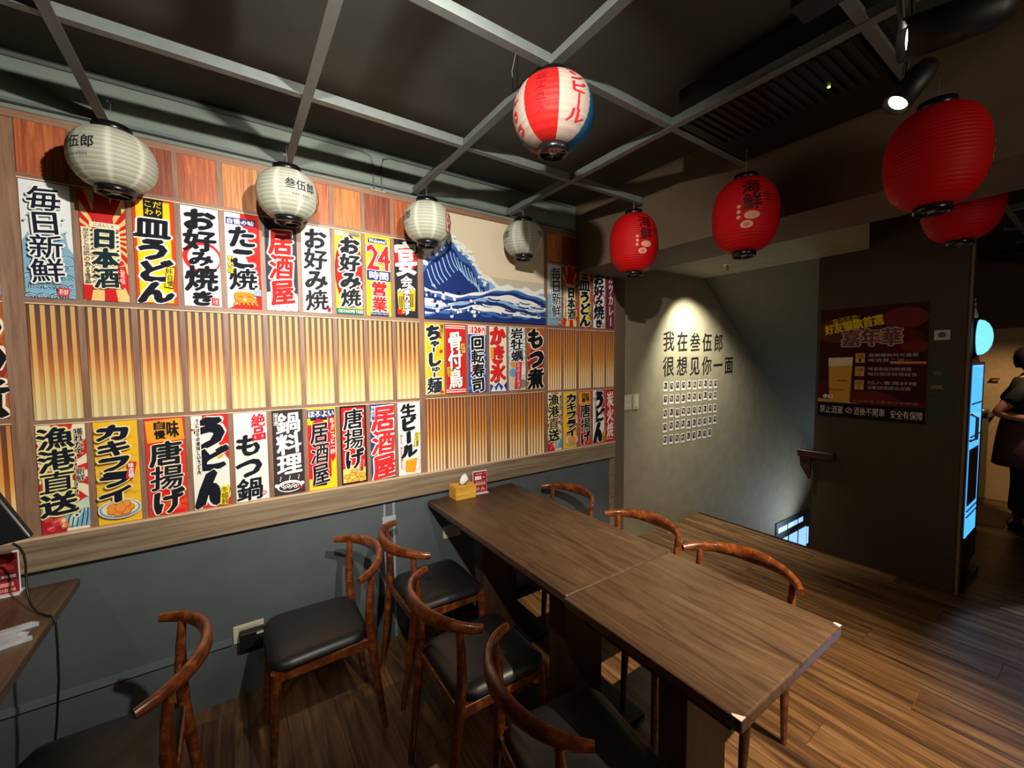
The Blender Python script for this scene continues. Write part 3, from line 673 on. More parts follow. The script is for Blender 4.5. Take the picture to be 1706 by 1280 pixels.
def sea_picture(x0, x1, label):
    """plain swell picture in the same colours"""
    a = Art(x1 - x0, .622); rd = random.Random(11)
    a.rect(0, 0, 1, 1, (222, 208, 180)); a.rect(0, .55, 1, .68, (196, 188, 168))
    def band(f, c, u0=0, u1=1, n=40):
        pts = [(u0 + (u1 - u0) * i / n, f(u0 + (u1 - u0) * i / n)) for i in range(n + 1)]
        a.poly([(u0, 1)] + [(u1, 1)] + pts[::-1], c)
    S = math.sin
    WH = (232, 234, 230); DB = (26, 48, 112); MBL = (62, 104, 172); LB = (140, 174, 212)
    hill = lambda u: .66 - .42 * math.exp(-((u - .2) / .22) ** 2) - .02 * S(u * 40)
    band(lambda u: hill(u) - .03, WH); band(lambda u: hill(u) + .02, LB); band(lambda u: hill(u) + .05 + .01 * S(u * 60), MBL, 0, .5); band(lambda u: hill(u) + .11 + .012 * S(u * 50), DB, 0, .46)
    for k in range(16):
        u = .03 + .027 * k; v = hill(u) + .14
        a.line([(u, v), (u + .012, v + .06), (u + .03, v + .12), (u + .06, v + .17)], .008, (150, 184, 222))
    for k in range(70):
        u = rd.uniform(.0, .46); v = hill(u) + rd.uniform(-.03, .07); a.disc(u, v, rd.uniform(.006, .016), WH, n=8)
    for k, (b0, amp, ph, c) in enumerate(((.72, .05, 0, WH), (.745, .05, 0, MBL), (.77, .05, .2, DB), (.80, .05, .3, WH), (.84, .05, 1.3, LB), (.87, .045, 1.4, DB), (.90, .04, 1.5, WH), (.935, .03, 2.4, MBL), (.965, .02, 2.6, DB))):
        band(lambda u: b0 + amp * S(u * 7 + ph) - .04 * u + .008 * S(u * 31 + k), c)
    for k in range(26):
        u = rd.uniform(.35, .95); v = rd.uniform(.74, .95)
        a.line([(u, v), (u + .03, v + .012), (u + .07, v + .016), (u + .1, v + .01)], .010, rd.choice((WH, DB, DB, MBL)))
    for k in range(60): a.disc(rd.uniform(0, .4), rd.uniform(.7, .97), rd.uniform(.005, .013), rd.choice((WH, DB, WH)), n=8)
    o = a.build('sea_picture', (222, 208, 180), ((x0 + x1) / 2, 0, 1.797)); tag(o, label, 'picture'); return o
sea_picture(.921, 1.793, 'wide cream and blue picture of sea swells between two lattice posts')
sea_picture(.921 + DO, -.657, 'blue and cream sea picture cut by the left edge, beyond the thick post')

# ------------------------------------------------------------------ ceiling grid
Mbar = mat('grid_metal', (98, 105, 104), .45, .0, noise=.04)
grid = empty('ceiling_grid', (0, 0, 2.47), 0, 'grey metal ceiling grid of crossing bars without its tiles', 'ceiling grid')
def tbar(x0, y0, x1, y1, off=0):
    b = MB(); z = off
    if abs(x1 - x0) < 1e-6:
        b.box(x0 - .016, x0 + .016, y0, y1, z, z + .003, Mbar); b.box(x0 - .003, x0 + .003, y0, y1, z + .003, z + .040, Mbar)
    else:
        b.box(x0, x1, y0 - .014, y0 + .014, z, z + .003, Mbar); b.box(x0, x1, y0 - .003, y0 + .003, z + .003, z + .040, Mbar)
    return b.build('grid_bar', grid)
for x in (-2.2, -1.59, -.975, -.36, .258, .872, 1.49): tbar(x, -4.9, x, -.004)
for y in (-.60, -1.19, -1.80, -2.4, -3.0, -3.6):
    xs = [-2.9, -2.2, -1.59, -.975, -.36, .258, .872, 1.49, 2.06]
    for a_, b_ in zip(xs[:-1], xs[1:]): tbar(a_ + .004, y, b_ - .004, y, .0034)
for y in (-1.8, -2.4, -3.0): tbar(2.53, y, 7.4, y, .0034)
for x in (2.9, 3.5, 4.1, 4.7, 5.3, 5.9): tbar(x, -4.9, x, -1.72)
b = MB().box(-2.9, 2.085, -.022, .003, 0, .003, Mbar); b.box(-2.9, 2.085, .0, .003, 0, .022, Mbar); b.build('wall_angle', grid)
MB().tube([(.872, -.98, .04), (.860, -.99, .10), (.872, -1.01, .188)], .0018, Mbar, 6).build('hanger_wire', grid)
# surface cable along the top corner and two drops
cb = empty('surface_cable', (0, 0, 2.6), 0, 'thin grey cable run along the wall top with two drops over the lattice', 'cable')
Mcab = mat('cable_grey', (92, 98, 94), .5)
MB().tube([(-2.5, -.002, .035), (.60, -.002, .035), (.645, -.002, .02), (.655, -.002, -.02), (.658, -.008, -.15)], .004, Mcab, 8).build('cable_run', cb)
MB().tube([(2.05, -.002, .035), (.745, -.002, .035), (.71, -.002, .02), (.70, -.002, -.02), (.698, -.008, -.15)], .004, Mcab, 8).build('cable_run', cb)
MB().box(.64, .716, -.010, -.004, -.155, -.150, mat('tape', (170, 140, 120), .6)).build('tape_strip', cb)

# ------------------------------------------------------------------ lanterns
def trans_mat(name, c, t=.35, rough=.55):
    if name in _mats: return _mats[name]
    m = bpy.data.materials.new(name); m.use_nodes = True; nt = m.node_tree; b = nt.nodes['Principled BSDF']
    b.inputs['Base Color'].default_value = rgb(c); b.inputs['Roughness'].default_value = rough; b.inputs['Specular IOR Level'].default_value = .25
    tl = nt.nodes.new('ShaderNodeBsdfTranslucent'); tl.inputs['Color'].default_value = rgb(c)
    mx = nt.nodes.new('ShaderNodeMixShader'); mx.inputs[0].default_value = t
    nt.links.new(b.outputs[0], mx.inputs[1]); nt.links.new(tl.outputs[0], mx.inputs[2])
    nt.links.new(mx.outputs[0], nt.nodes['Material Output'].inputs[0]); _mats[name] = m; return m
M_ring = mat('lantern_ring_black', (16, 16, 18), .25)
M_steel = mat('wire_steel', (170, 172, 170), .35, .8)
def lantern(loc, R, H, mats, label, group, rotz, ribs=13, e=2.2, art=None, ring=.052, wire=.03, seams=8, cage=True):
    """loc is the centre of the shade; mats(angle)->material"""
    t = empty('paper_lantern', (loc[0], loc[1], loc[2]), rotz, label, 'lantern', group)
    rr = .05 / .12 * R if ring is None else ring
    n = 64; per = 6; rows = ribs * per; hh = H / 2
    def prof(s):          # s in -1..1 : radius
        core = rr + (R - rr) * (max(0, 1 - abs(s) ** e)) ** (1 / 1.75)
        return core
    b = MB(); vs = []
    for j in range(rows + 1):
        s = -1 + 2 * j / rows; ph = (j % per) / per
        pleat = -.012 * R * abs(math.sin(PI * ph)) if H > 0 else 0
        for i in range(n):
            a = 2 * PI * i / n
            seam = .006 * R * math.cos(a * seams) * (1 - abs(s))
            r = prof(s) + pleat + seam
            vs.append((r * math.cos(a), r * math.sin(a), hh * s))
    k = len(b.v); b.v += vs
    for j in range(rows):
        for i in range(n):
            b.f.append([j * n + i, j * n + (i + 1) % n, (j + 1) * n + (i + 1) % n, (j + 1) * n + i])
            b.m.append(b.mi(mats(2 * PI * (i + .5) / n))); b.sm.append(True)
    b.build('shade', t)
    for nm, z0, z1 in (('bottom_ring', -hh - .022, -hh + .004), ('top_ring', hh - .004, hh + .022)):
        q = MB().lathe([(rr + .001, z0), (rr + .003, z0), (rr + .003, z1), (rr + .001, z1), (rr - .003, z1), (rr - .003, z0), (rr + .001, z0)], M_ring, 32)
        if nm == 'bottom_ring':
            q.cyl((-rr, 0, z0 + .006), (rr, 0, z0 + .006), .0015, M_steel, n=6); q.cyl((0, -rr, z0 + .006), (0, rr, z0 + .006), .0015, M_steel, n=6)
            q.lathe([(.0005, z0 + .004), (.012, z0 + .004), (.012, z0 + .010), (.0005, z0 + .010)], M_steel, 12)
        q.build(nm, t)
    w_ = MB()
    w_.tube([(-rr, 0, hh + .015), (-rr * .4, 0, hh + .03), (0, 0, hh + .034), (rr * .4, 0, hh + .03), (rr, 0, hh + .015)], .0014, M_steel, 6)
    top = 2.466 - loc[2] if wire is None else hh + .034 + wire
    w_.tube([(0, 0, hh + .034), (.003, 0, (hh + .034 + top) / 2), (0, 0, top), (.008, 0, top + .006), (.012, 0, top)], .0012, M_steel, 6)
    w_.build('hanging_wire', t)
    def wrap(items):
        """items: (vs2d [arc metres, height metres], faces, colour, layer)"""
        bb = MB()
        for v2, fs, c, lay, a0, off in items:
            out = []; tris = []
            def sub(A, B, C_, d=0):
                L = max(math.dist(A, B), math.dist(B, C_), math.dist(C_, A))
                if L > .012 and d < 4:
                    ab = ((A[0] + B[0]) / 2, (A[1] + B[1]) / 2); bc = ((B[0] + C_[0]) / 2, (B[1] + C_[1]) / 2); ca = ((C_[0] + A[0]) / 2, (C_[1] + A[1]) / 2)
                    for T in ((A, ab, ca), (ab, B, bc), (ca, bc, C_), (ab, bc, ca)): sub(*T, d + 1)
                else: tris.append((A, B, C_))
            for f in fs:
                for k2 in range(1, len(f) - 1): sub(v2[f[0]], v2[f[k2]], v2[f[k2 + 1]])
            for T in tris:
                for (x, z) in T:
                    s = max(-.97, min(.97, z / hh)); r = prof(s) + .004 * R + .0004 + lay * .0003; a = a0 + x / max(R * .8, prof(s))
                    out.append((r * math.cos(a), r * math.sin(a), z))
            bb.add(out, [(3 * i, 3 * i + 1, 3 * i + 2) for i in range(len(tris))], trans_mat('ink_%d_%d_%d' % tuple(c), c, .15))
        if bb.f: bb.build('printed_sign', t, fixn=False)
    def ch(s_, x, z, wd, ht, c, a0=0, lay=0, rot=0, bold=.0):
        vs_, fs_ = glyph(s_, 2); q = []
        for px, py in vs_:
            px = (px - .5) * wd; py = (py - .38) * ht
            if rot: px, py = py, -px
            q.append((x + px, z + py))
        o = [(q, fs_, c, lay, a0, 0)]
        if bold: o.append(([(p_[0] + bold, p_[1] + bold * .5) for p_ in q], fs_, c, lay + .3, a0, 0))
        return o
    if art: wrap(art(ch))
    return t
def discs(x, z, r, c, a0, lay=0, ry=None, n=14):
    pts = [(x, z)] + [(x + r * math.cos(2 * PI * i / n), z + (ry or r) * math.sin(2 * PI * i / n)) for i in range(n)]
    return [(pts, [(0, i + 1, (i + 1) % n + 1) for i in range(n)], c, lay, a0, 0)]
def cloth_mat(name, base, pale, seams, ribs, hh, t=.35):
    m = trans_mat(name, base, t); nt = m.node_tree; N = nt.nodes.new; L = nt.links.new
    tc = N('ShaderNodeTexCoord'); sp_ = N('ShaderNodeSeparateXYZ'); L(tc.outputs['Object'], sp_.inputs[0])
    def mth(op, a, b=None, c=None):
        q = N('ShaderNodeMath'); q.operation = op
        for i, x in enumerate((a, b, c)):
            if x is None: continue
            if isinstance(x, (int, float)): q.inputs[i].default_value = x
            else: L(x, q.inputs[i])
        return q.outputs[0]
    ang = mth('ARCTAN2', sp_.outputs['Y'], sp_.outputs['X'])
    c1 = mth('POWER', mth('MULTIPLY_ADD', mth('COSINE', mth('MULTIPLY', ang, seams)), .5, .5), 10)
    c2 = mth('POWER', mth('ABSOLUTE', mth('COSINE', mth('MULTIPLY', sp_.outputs['Z'], PI * ribs / (2 * hh)))), 18)
    f = mth('MINIMUM', mth('ADD', mth('MULTIPLY', c1, .8), mth('MULTIPLY', c2, .7)), 1)
    mx = N('ShaderNodeMix'); mx.data_type = 'RGBA'; mx.inputs['A'].default_value = rgb(base); mx.inputs['B'].default_value = rgb(pale); L(f, mx.inputs['Factor'])
    for n_ in nt.nodes:
        if n_.type == 'BSDF_PRINCIPLED': L(mx.outputs['Result'], n_.inputs['Base Color'])
        if n_.type == 'BSDF_TRANSLUCENT': L(mx.outputs['Result'], n_.inputs['Color'])
    return m
WL = cloth_mat('white_lantern_cloth', (184, 188, 172), (232, 234, 218), 8, 13, .095) ; WR_ = (176, 60, 50)
def white_art(ch, tx=(0,), em=(PI / 2,)):
    o = []
    for a0 in tx:
        for s_, x in (('叁', -.042), ('伍', 0), ('郎', .042)): o += ch(s_, x, .012, .040, .044, (30, 32, 48), a0, 0, 0, .0012)
        for k in range(8): o += ch('料理長の居酒屋台'[k], -.03 + .0095 * k, -.028, .007, .008, (70, 70, 70), a0)
    for a0 in em:
        n = 32; ring_ = [(.042 * math.cos(2 * PI * i / n), .06 * math.sin(2 * PI * i / n)) for i in range(n)] + [(.036 * math.cos(2 * PI * i / n), .053 * math.sin(2 * PI * i / n)) for i in range(n)]
        o.append((ring_, [(i, (i + 1) % n, (i + 1) % n + n, i + n) for i in range(n)], WR_, 0, a0, 0))
        for k in range(6):
            a = k * PI / 3; o += discs(.02 * math.cos(a), .03 * math.sin(a), .009, WR_, a0, 0, .013)
    return o
D_ = math.radians
white_arts = [lambda ch: white_art(ch, (0, PI), (D_(-36),)), lambda ch: white_art(ch, (0, PI), (D_(60),)), lambda ch: white_art(ch, (0,), (D_(140),)), lambda ch: white_art(ch, (0, D_(148)), (D_(-60),))]
WLOC = [(-.312, -.20, 2.268), (.233, -.20, 2.266), (.868, -.20, 2.264), (1.478, -.20, 2.275)]
wl = ('leftmost white paper lantern, stretched wide, in front of the wood boards', 'second white paper lantern from the left, black characters facing forward', 'third white paper lantern, hanging left of the sea picture', 'fourth white paper lantern, hanging in front of the sea picture')
# facing angle of the printed characters in world space
for i, (p, rz) in enumerate(zip(WLOC, (math.radians(-133), math.radians(-72), math.radians(-185), math.radians(-199)))):
    lantern(p, .120, .190, lambda a: WL, wl[i], 'white paper lanterns over the lattice wall', rz, art=white_arts[i], wire=None)
RL = trans_mat('red_lantern_cloth', (206, 14, 20), .3)
def red_art(ch):
    o = []
    o += ch('海', -.005, .085, .075, .070, (60, 8, 10), 0, 0, 0, .003) + ch('鮮', .0, .02, .075, .070, (60, 8, 10), 0, 0, 0, .003)
    for k in range(3): o += discs(-.05, .005 - .022 * k, .008, (236, 150, 130), 0)
    o += discs(.0, -.035, .030, (226, 160, 130), 0, 1, .017) + discs(-.018, -.07, .024, (232, 170, 140), 0, 1, .015) + discs(-.018, -.07, .013, (200, 120, 96), 0, 2, .008)
    o += ch('生', .06, .04, .04, .04, (90, 10, 12), 0)
    return o
for i, (p, rz, R_, H_) in enumerate((((1.925, -.650, 2.212), math.radians(-110), .132, .318), ((1.925, -1.268, 2.187), math.radians(-142), .134, .312), ((1.915, -1.872, 2.196), math.radians(-62), .127, .306))):
    lantern(p, R_, H_, lambda a: RL, ('smallest red paper lantern, beside the white ones in the room corner', 'red paper lantern in the middle of the beam, above the calligraphy', 'large red paper lantern at upper right near the track lamps')[i],
            'red paper lanterns along the beam', rz, ribs=26, art=red_art, ring=.045, e=2.5, wire=None, seams=6)
lantern((2.86, -1.79, 2.27), .140, .34, lambda a: RL, 'red paper lantern half hidden by the beam, furthest right', 'red paper lanterns along the beam', math.radians(60), ribs=26, art=red_art, ring=.045, e=2.5, wire=None, seams=6)
BRD = trans_mat('beer_red', (190, 32, 30), .35); BWH = trans_mat('beer_white', (188, 172, 160), .35); BBL = trans_mat('beer_blue', (26, 92, 132), .35)
def beer_mats(a):
    d = math.degrees(a) % 360
    # 0 = seam line between red (to the left when seen) and white (to the right)
    for lo, hi, m in ((0, 50, BWH), (50, 125, BBL), (125, 180, BWH), (180, 240, BRD), (240, 265, BBL), (265, 308, BWH), (308, 360, BRD)):
        if lo <= d < hi: return m
def beer_art(ch):
    o = []
    c = (196, 30, 44)
    for s_, z in (('オ', .082), ('ン', .050), ('ビ', .014), ('ル', -.058)): o += ch(s_, 0, z, .066, .036, c, math.radians(27), 0, 0, .004)
    o += ch('ー', 0, -.022, .060, .04, c, math.radians(27), 0, 1, .004)
    for k, s_ in enumerate('Orion'):
        vs_, fs_ = glyph(s_, 2); xs = [p[0] for p in vs_]; ys = [p[1] for p in vs_]
        q = [(((p[1]) - .3) * .058, -(p[0] - (min(xs) + max(xs)) / 2) * .052 + .085 - .038 * k) for p in vs_]
        o.append((q, fs_, c, 0, math.radians(287), 0)); o.append(([(x + .003, z + .002) for x, z in q], fs_, c, .3, math.radians(287), 0))
    for k, s_ in enumerate('最高品質'): o += ch(s_, 0, .05 - .03 * k, .034, .026, (150, 20, 28), math.radians(335), 0, 0, .002)
    return o
lantern((.872, -1.20, 2.325), .127, .202, beer_mats, 'red, white and blue beer lantern hanging from the grid at top centre', None, math.radians(-122), art=beer_art, ring=.045, wire=None, ribs=12)

# ------------------------------------------------------------------ chairs
Mch = wood('chair_wood', [(62, 26, 12), (108, 52, 22), (156, 86, 36)], (30, 30, 30), .28, coat=.4, bump=.05)
Mle = mat('black_leather', (26, 26, 28), .38, noise=.15, nscale=40, bump=.12)
def make_chair():
    t = empty('dining_chair', (0, 0, 0))
    # horn-shaped back rail: 13 stations from one tip round to the other
    pts = []; rad = []
    for i in range(25):
        s = -1 + 2 * i / 24; a = s * 1.2
        y = .230 * math.sin(a) / math.sin(1.2) ; x = -.317 + .135 * (1 - math.cos(a)) / (1 - math.cos(1.2))
        z = .715 - .012 * abs(s) ** 2
        pts.append((x, y, z)); k = 1 - abs(s)
        rad.append((.0125 + .004 * k, .0150 + .019 * k ** 1.2) if abs(s) < .97 else (.0115, .0135))
    MB().tube(pts, rad, Mch, 16).build('backrest', t)
    for sy in (-1, 1):
        MB().tube([(-.292, .152 * sy, 0), (-.262, .160 * sy, .22), (-.238, .170 * sy, .42), (-.232, .176 * sy, .52), (-.236, .182 * sy, .62), (-.244, .184 * sy, .705)],
                  [.011, .0155, .0185, .018, .0145, .0115], Mch, 14).build('leg', t)
        MB().tube([(.125, .168 * sy, 0), (.115, .170 * sy, .2), (.104, .172 * sy, .38), (.102, .172 * sy, .425)], [.010, .0145, .0185, .018], Mch, 14).build('leg', t)
    f = MB(); z0, z1 = .385, .425
    f.box(.094, .112, -.165, .165, z0, z1, Mch); f.box(-.246, -.228, -.158, .158, z0, z1, Mch)
    for sy in (-1, 1): f.box(-.236, .102, .170 * sy - .009, .170 * sy + .009, z0, z1, Mch)
    f.build('seat_frame', t, bevel=.004)
    # cushion: puffed top with rounded plan
    N = 14; c = MB(); vs = []; fs = []
    def pl(u, v):
        x = -.240 + .365 * u; hw = .178 + .014 * u; y = (2 * v - 1) * hw
        # round the plan corners
        d = max(0, abs(2 * u - 1) - .75) / .25; e_ = max(0, abs(2 * v - 1) - .75) / .25; k = max(0, d * e_) * .022
        return x - math.copysign(k, u - .5), y - math.copysign(k, v - .5)
    for j in range(N + 1):
        for i in range(N + 1):
            u, v = i / N, j / N; x, y = pl(u, v); eu = 1 - abs(2 * u - 1) ** 6; ev = 1 - abs(2 * v - 1) ** 6
            vs.append((x, y, .437 + .027 * math.sqrt(max(0, eu * ev)) + .006 * (1 - (2 * u - 1) ** 2) * (1 - (2 * v - 1) ** 2)))
    for j in range(N):
        for i in range(N): fs.append((j * (N + 1) + i, j * (N + 1) + i + 1, (j + 1) * (N + 1) + i + 1, (j + 1) * (N + 1) + i))
    rim = [i for i in range(N + 1)] + [j * (N + 1) + N for j in range(1, N + 1)] + [N * (N + 1) + i for i in range(N - 1, -1, -1)] + [j * (N + 1) for j in range(N - 1, 0, -1)]
    k0 = len(vs)
    for r_ in rim: vs.append((vs[r_][0] * .985, vs[r_][1] * .985, .4255))
    m_ = len(rim)
    for q in range(m_): fs.append((rim[q], rim[(q + 1) % m_], k0 + (q + 1) % m_, k0 + q))
    fs.append(tuple(k0 + q for q in range(m_)))
    c.add(vs, fs, Mle, True); c.build('seat', t)
    return t
ch0 = make_chair()
chairs = [(-.405, -.70, 180, 'reddish wooden horn-back chair with black seat tucked under the left table'),
          (.200, -.385, 180, 'wooden horn-back chair by the wall facing the left table, black seat in full view'),
          (.875, -.345, 0, 'wooden horn-back chair nearest the wall on the left side of the long table'),
          (.815, -.905, 0, 'middle wooden horn-back chair on the left side of the long table'),
          (.845, -1.425, -9, 'wooden horn-back chair at the near left of the long table, cut by the bottom edge'),
          (1.525, -.30, 180, 'far wooden horn-back chair on the right side of the table near the pillar'),
          (1.500, -.895, 180, 'middle wooden horn-back chair on the right side of the long table'),
          (1.49, -1.40, 183, 'near wooden horn-back chair on the right of the table, its rail lit orange')]
for i, (x, y, r, lb) in enumerate(chairs):
    o = ch0 if i == 0 else copy_tree(ch0)
    o.location = (x, y, 0); o.rotation_euler = (0, 0, math.radians(r)); tag(o, lb, 'chair', 'horn-back dining chairs')

# ------------------------------------------------------------------ tables
Mtab = wood('table_wood', [(48, 34, 24), (70, 51, 36), (82, 62, 45), (98, 77, 57)], (22, 2.0, 22), .32, distort=2.2, bump=.12)
Medge = mat('table_edge_dark', (38, 28, 22), .45)
Mped = wood('pedestal_wood', [(48, 32, 22), (78, 54, 36)], (30, 30, 3), .5)
def make_table(x0, x1, y0, y1, label, peds, slab=False):
    cx, cy = (x0 + x1) / 2, (y0 + y1) / 2; t = empty('dining_table', (cx, cy, 0), 0, label, 'table')
    hx, hy = (x1 - x0) / 2, (y1 - y0) / 2
    MB().box(-hx, hx, -hy, hy, .716, .75, Mtab).build('tabletop', t, bevel=.006)
    b = MB()
    b.box(-hx + .05, hx - .05, -hy + .05, -hy + .07, .665, .716, Medge); b.box(-hx + .05, hx - .05, hy - .07, hy - .05, .665, .716, Medge)
    b.box(-hx + .05, -hx + .07, -hy + .05, hy - .05, .665, .716, Medge); b.box(hx - .07, hx - .05, -hy + .05, hy - .05, .665, .716, Medge)
    b.build('apron', t)
    for py in peds:
        MB().box(-.11, .11, py - .05, py + .05, .02, .716, Mped).build('pedestal', t, bevel=.003)
        MB().box(-.22, .22, py - .20, py + .20, 0, .02, M_black).build('base_plate', t, bevel=.003)
    return t
make_table(.918, 1.508, -1.207, -.012, 'long dark wooden table against the wall with the tissue box on it', (-.33, .33))
tb = make_table(.905, 1.49, -1.80, -1.2095, 'square dark wooden table pushed onto the end of the long one, nearest the camera', (0,))
chip = mat('chipped_corner', (214, 196, 170), .7)
MB().prism([(-.2925, -.295), (-.2925, -.275), (-.288, -.270), (-.272, -.2945), (-.28, -.295)], 'z', .7502, .7506, chip).build('chipped_corner', tb)
MB().prism([(.2925, -.295), (.2925, -.279), (.286, -.275), (.276, -.2945), (.284, -.295)], 'z', .7502, .7506, chip).build('chipped_corner', tb)
make_table(-1.10, -.495, -1.90, -.065, 'dark wooden table at the left edge with the black tablet on it', (-.5, .5))

# tissue box
tx = empty('tissue_box', (1.112, -.077, .75), math.radians(-1), 'yellow bamboo tissue box with a white tissue sticking out, on the long table', 'tissue box')
Mbam = wood('bamboo', [(196, 138, 42), (222, 168, 66), (236, 188, 92)], (4, 40, 40), .4, bump=.05)
MB().box(-.066, .066, -.048, .048, 0, .066, Mbam).build('box_body', tx, bevel=.002)
MB().box(-.0655, .0655, -.0475, .0475, .0665, .076, Mbam).build('lid', tx, bevel=.002)
MB().lathe([(.0005, 0), (.022, 0), (.022, .0006), (.0005, .0006)], mat('slot_dark', (90, 58, 20), .7), 24, (0, 0, .0762)).build('slot', tx)
q = MB(); vs = []; n = 16
for j, (r, z) in enumerate(((.014, .0), (.020, .010), (.026, .020), (.019, .034), (.010, .048), (.0015, .058))):
    for i in range(n):
        a = 2 * PI * i / n; rr = r * (1 + .28 * math.cos(a * 3 + j * .4) + .12 * math.cos(a * 5 - j)); vs.append((rr * math.cos(a) * 1.1 + .003 * j, rr * math.sin(a) * .62, .077 + z + .004 * math.cos(a * 2)))
q.add(vs, [(j * n + i, j * n + (i + 1) % n, (j + 1) * n + (i + 1) % n, (j + 1) * n + i) for j in range(5) for i in range(n)], mat('tissue_paper', (236, 236, 232), .8), True)
q.build('tissue', tx)
def menu_card(loc, w_, h_, rz, label, left=False):
    t = empty('menu_stand', loc, rz, label, 'menu stand')
    a = Art(w_, h_); a.rect(0, 0, 1, 1, (150, 30, 44))
    if not left:
        a.text('加入會員', .2, .05, .66, .14, (240, 214, 200)); a.disc(.84, .1, .08, (196, 70, 70)); a.text('點餐去', .12, .2, .6, .38, (244, 220, 210), bold=.02); a.disc(.78, .29, .06, (236, 180, 170))
        a.rect(.1, .44, .95, .47, (190, 90, 90)); a.text('優惠', .2, .76, .45, .9, (240, 214, 200)); a.poly([(.5, .92), (.65, .72), (.9, .9)], (222, 130, 120))
        a.text('掃碼點餐', .15, .5, .9, .66, (236, 210, 204))
    else:
        a.rect(0, 0, 1, .5, (110, 20, 26)); a.disc(.5, .2, .3, (170, 60, 50), .16); a.disc(.25, .38, .2, (196, 84, 60), .1); a.disc(.75, .36, .18, (150, 40, 34), .1)
        a.rect(0, .5, 1, .68, (70, 34, 40)); a.text('每日特選料理', .06, .54, .96, .62, (236, 180, 170)); a.rect(.1, .73, .9, .83, (226, 140, 130)); a.text('歡迎詢問店員', .06, .87, .94, .96, (240, 200, 190))
    o = a.build('card', (150, 30, 44), (0, 0, .006), 0, t, .0015)
    cl = mat('clear_acrylic', (225, 225, 225), .1)
    MB().box(-w_ / 2 - .004, w_ / 2 + .004, -.02, .03, 0, .004, cl).build('foot', t)
    MB().box(-w_ / 2 - .003, w_ / 2 + .003, .002, .004, .004, h_ + .012, cl).build('back_plate', t)
    return t
menu_card((1.232, -.075, .75), .088, .125, math.radians(-4), 'small red menu stand beside the tissue box')
menu_card((-.70, -.09, .75), .12, .14, 0, 'dark red menu stand on the left table, cut by the picture edge', True)
# tablet and cable on the left table
tp = empty('tablet', (-.80, -.27, .75), 0, 'black ordering tablet leaning on its stand over the left table', 'tablet')
Mt = mat('tablet_black', (12, 12, 15), .35)
P8 = [(-.20, .02, .19), (.175, -.02, .215), (.255, .02, .245), (-.12, .06, .22), (-.20, .0, .40), (.175, -.03, .385), (.19, .0, .400), (-.18, .04, .41)]
body = MB().hexa([(-.12, .0, .180), (.247, .0, .238), (.252, .016, .244), (-.12, .016, .186), (-.12, .04, .46), (.165, .04, .392), (.17, .058, .398), (-.12, .058, .466)], Mt).build('tablet_body', tp, bevel=.006)
MB().tube([(-.05, .05, 0), (-.05, .05, .10), (-.05, .035, .24)], .012, Mt, 10).build('stand_pole', tp)
MB().lathe([(.0005, 0), (.07, 0), (.07, .012), (.0005, .014)], Mt, 28, (-.05, .05, 0)).build('stand_base', tp)
cbl = MB().tube([(-.600, -.25, .975), (-.588, -.242, .955), (-.582, -.237, .93), (-.580, -.235, .895), (-.580, -.238, .86), (-.577, -.25, .825), (-.570, -.265, .79), (-.556, -.29, .768), (-.54, -.315, .757), (-.515, -.345, .7545), (-.498, -.362, .754), (-.488, -.372, .748), (-.485, -.376, .73), (-.484, -.38, .66), (-.486, -.38, .55), (-.50, -.37, .4), (-.53, -.35, .2), (-.56, -.33, .01)], .0032, mat('cord_black', (20, 17, 14), .5), 8).build('power_cord', tp, (.80, .27, -.75))
Msil = mat('foil_wrap', (176, 182, 188), .3, .2, noise=.08)
for i, (x, y, rz, lb) in enumerate(((-.585, -.405, 12, 'upper silvery wrapped wet wipe on the left table'), (-.595, -.445, -2, 'middle silvery wrapped wet wipe on the left table'), (-.575, -.495, 16, 'lower silvery wrapped wet wipe on the left table'))):
    b = MB(); n = 8
    b.add([(-.07 + .14 * i2 / n, s * .012 * (1 if 0 < i2 < n else 1.15), .7505 + (.010 if 0 < i2 < n and tpz else (.002 if tpz else 0))) for i2 in range(n + 1) for s, tpz in ((-1, 0), (1, 0), (1, 1), (-1, 1))],
          [(4 * i2 + a, 4 * i2 + (a + 1) % 4, 4 * i2 + 4 + (a + 1) % 4, 4 * i2 + 4 + a) for i2 in range(n) for a in range(4)] + [(0, 1, 2, 3), (4 * n + 3, 4 * n + 2, 4 * n + 1, 4 * n)], Msil)
    b.v = [(p[0], p[1], p[2] - .75) for p in b.v]
    o = b.build('wrapped_wipe', None, (x, y, .75), (0, 0, math.radians(rz))); tag(o, lb, 'wrapped wipe', 'wrapped wipes on the left table')

# wall fittings
Mbei = mat('beige_plastic', (196, 190, 168), .45)
def outlet(x, z, w_, h_, label, adapter=False):
    t = empty('wall_outlet', (x, .012, z), 0, label, 'outlet')
    MB().box(-w_ / 2, w_ / 2, -.008, 0, 0, h_, Mbei).build('cover_plate', t, bevel=.003)
    MB().box(-w_ / 2 + .02, w_ / 2 - .02, -.0095, -.008, .012, h_ - .012, mat('socket_face', (170, 164, 146), .4)).build('socket', t)
    return t
outlet(.028, .255, .122, .082, 'beige double outlet low on the wall left of the chairs')
ad = empty('power_adapter', (.052, 0, .262), 0, 'black power adapter plugged into the outlet behind the chairs', 'adapter')
MB().box(-.062, .062, -.04, .0025, -.022, .052, M_black).build('adapter_body', ad, bevel=.005)
MB().box(.005, .045, -.0408, -.040, .036, .046, mat('adapter_label', (190, 190, 186), .5)).build('sticker', ad)
outlet(1.078, .485, .115, .075, 'beige outlet on the wall under the long table')  # beige plate with an inset face, below the tabletop
rw = MB().box(-2.2, -.038, -.002, .012, .262, .288, mat('raceway_grey', (96, 104, 108), .5)).build('cable_cover'); tag(rw, 'grey cable cover running low along the wall to the outlet', 'cable cover')
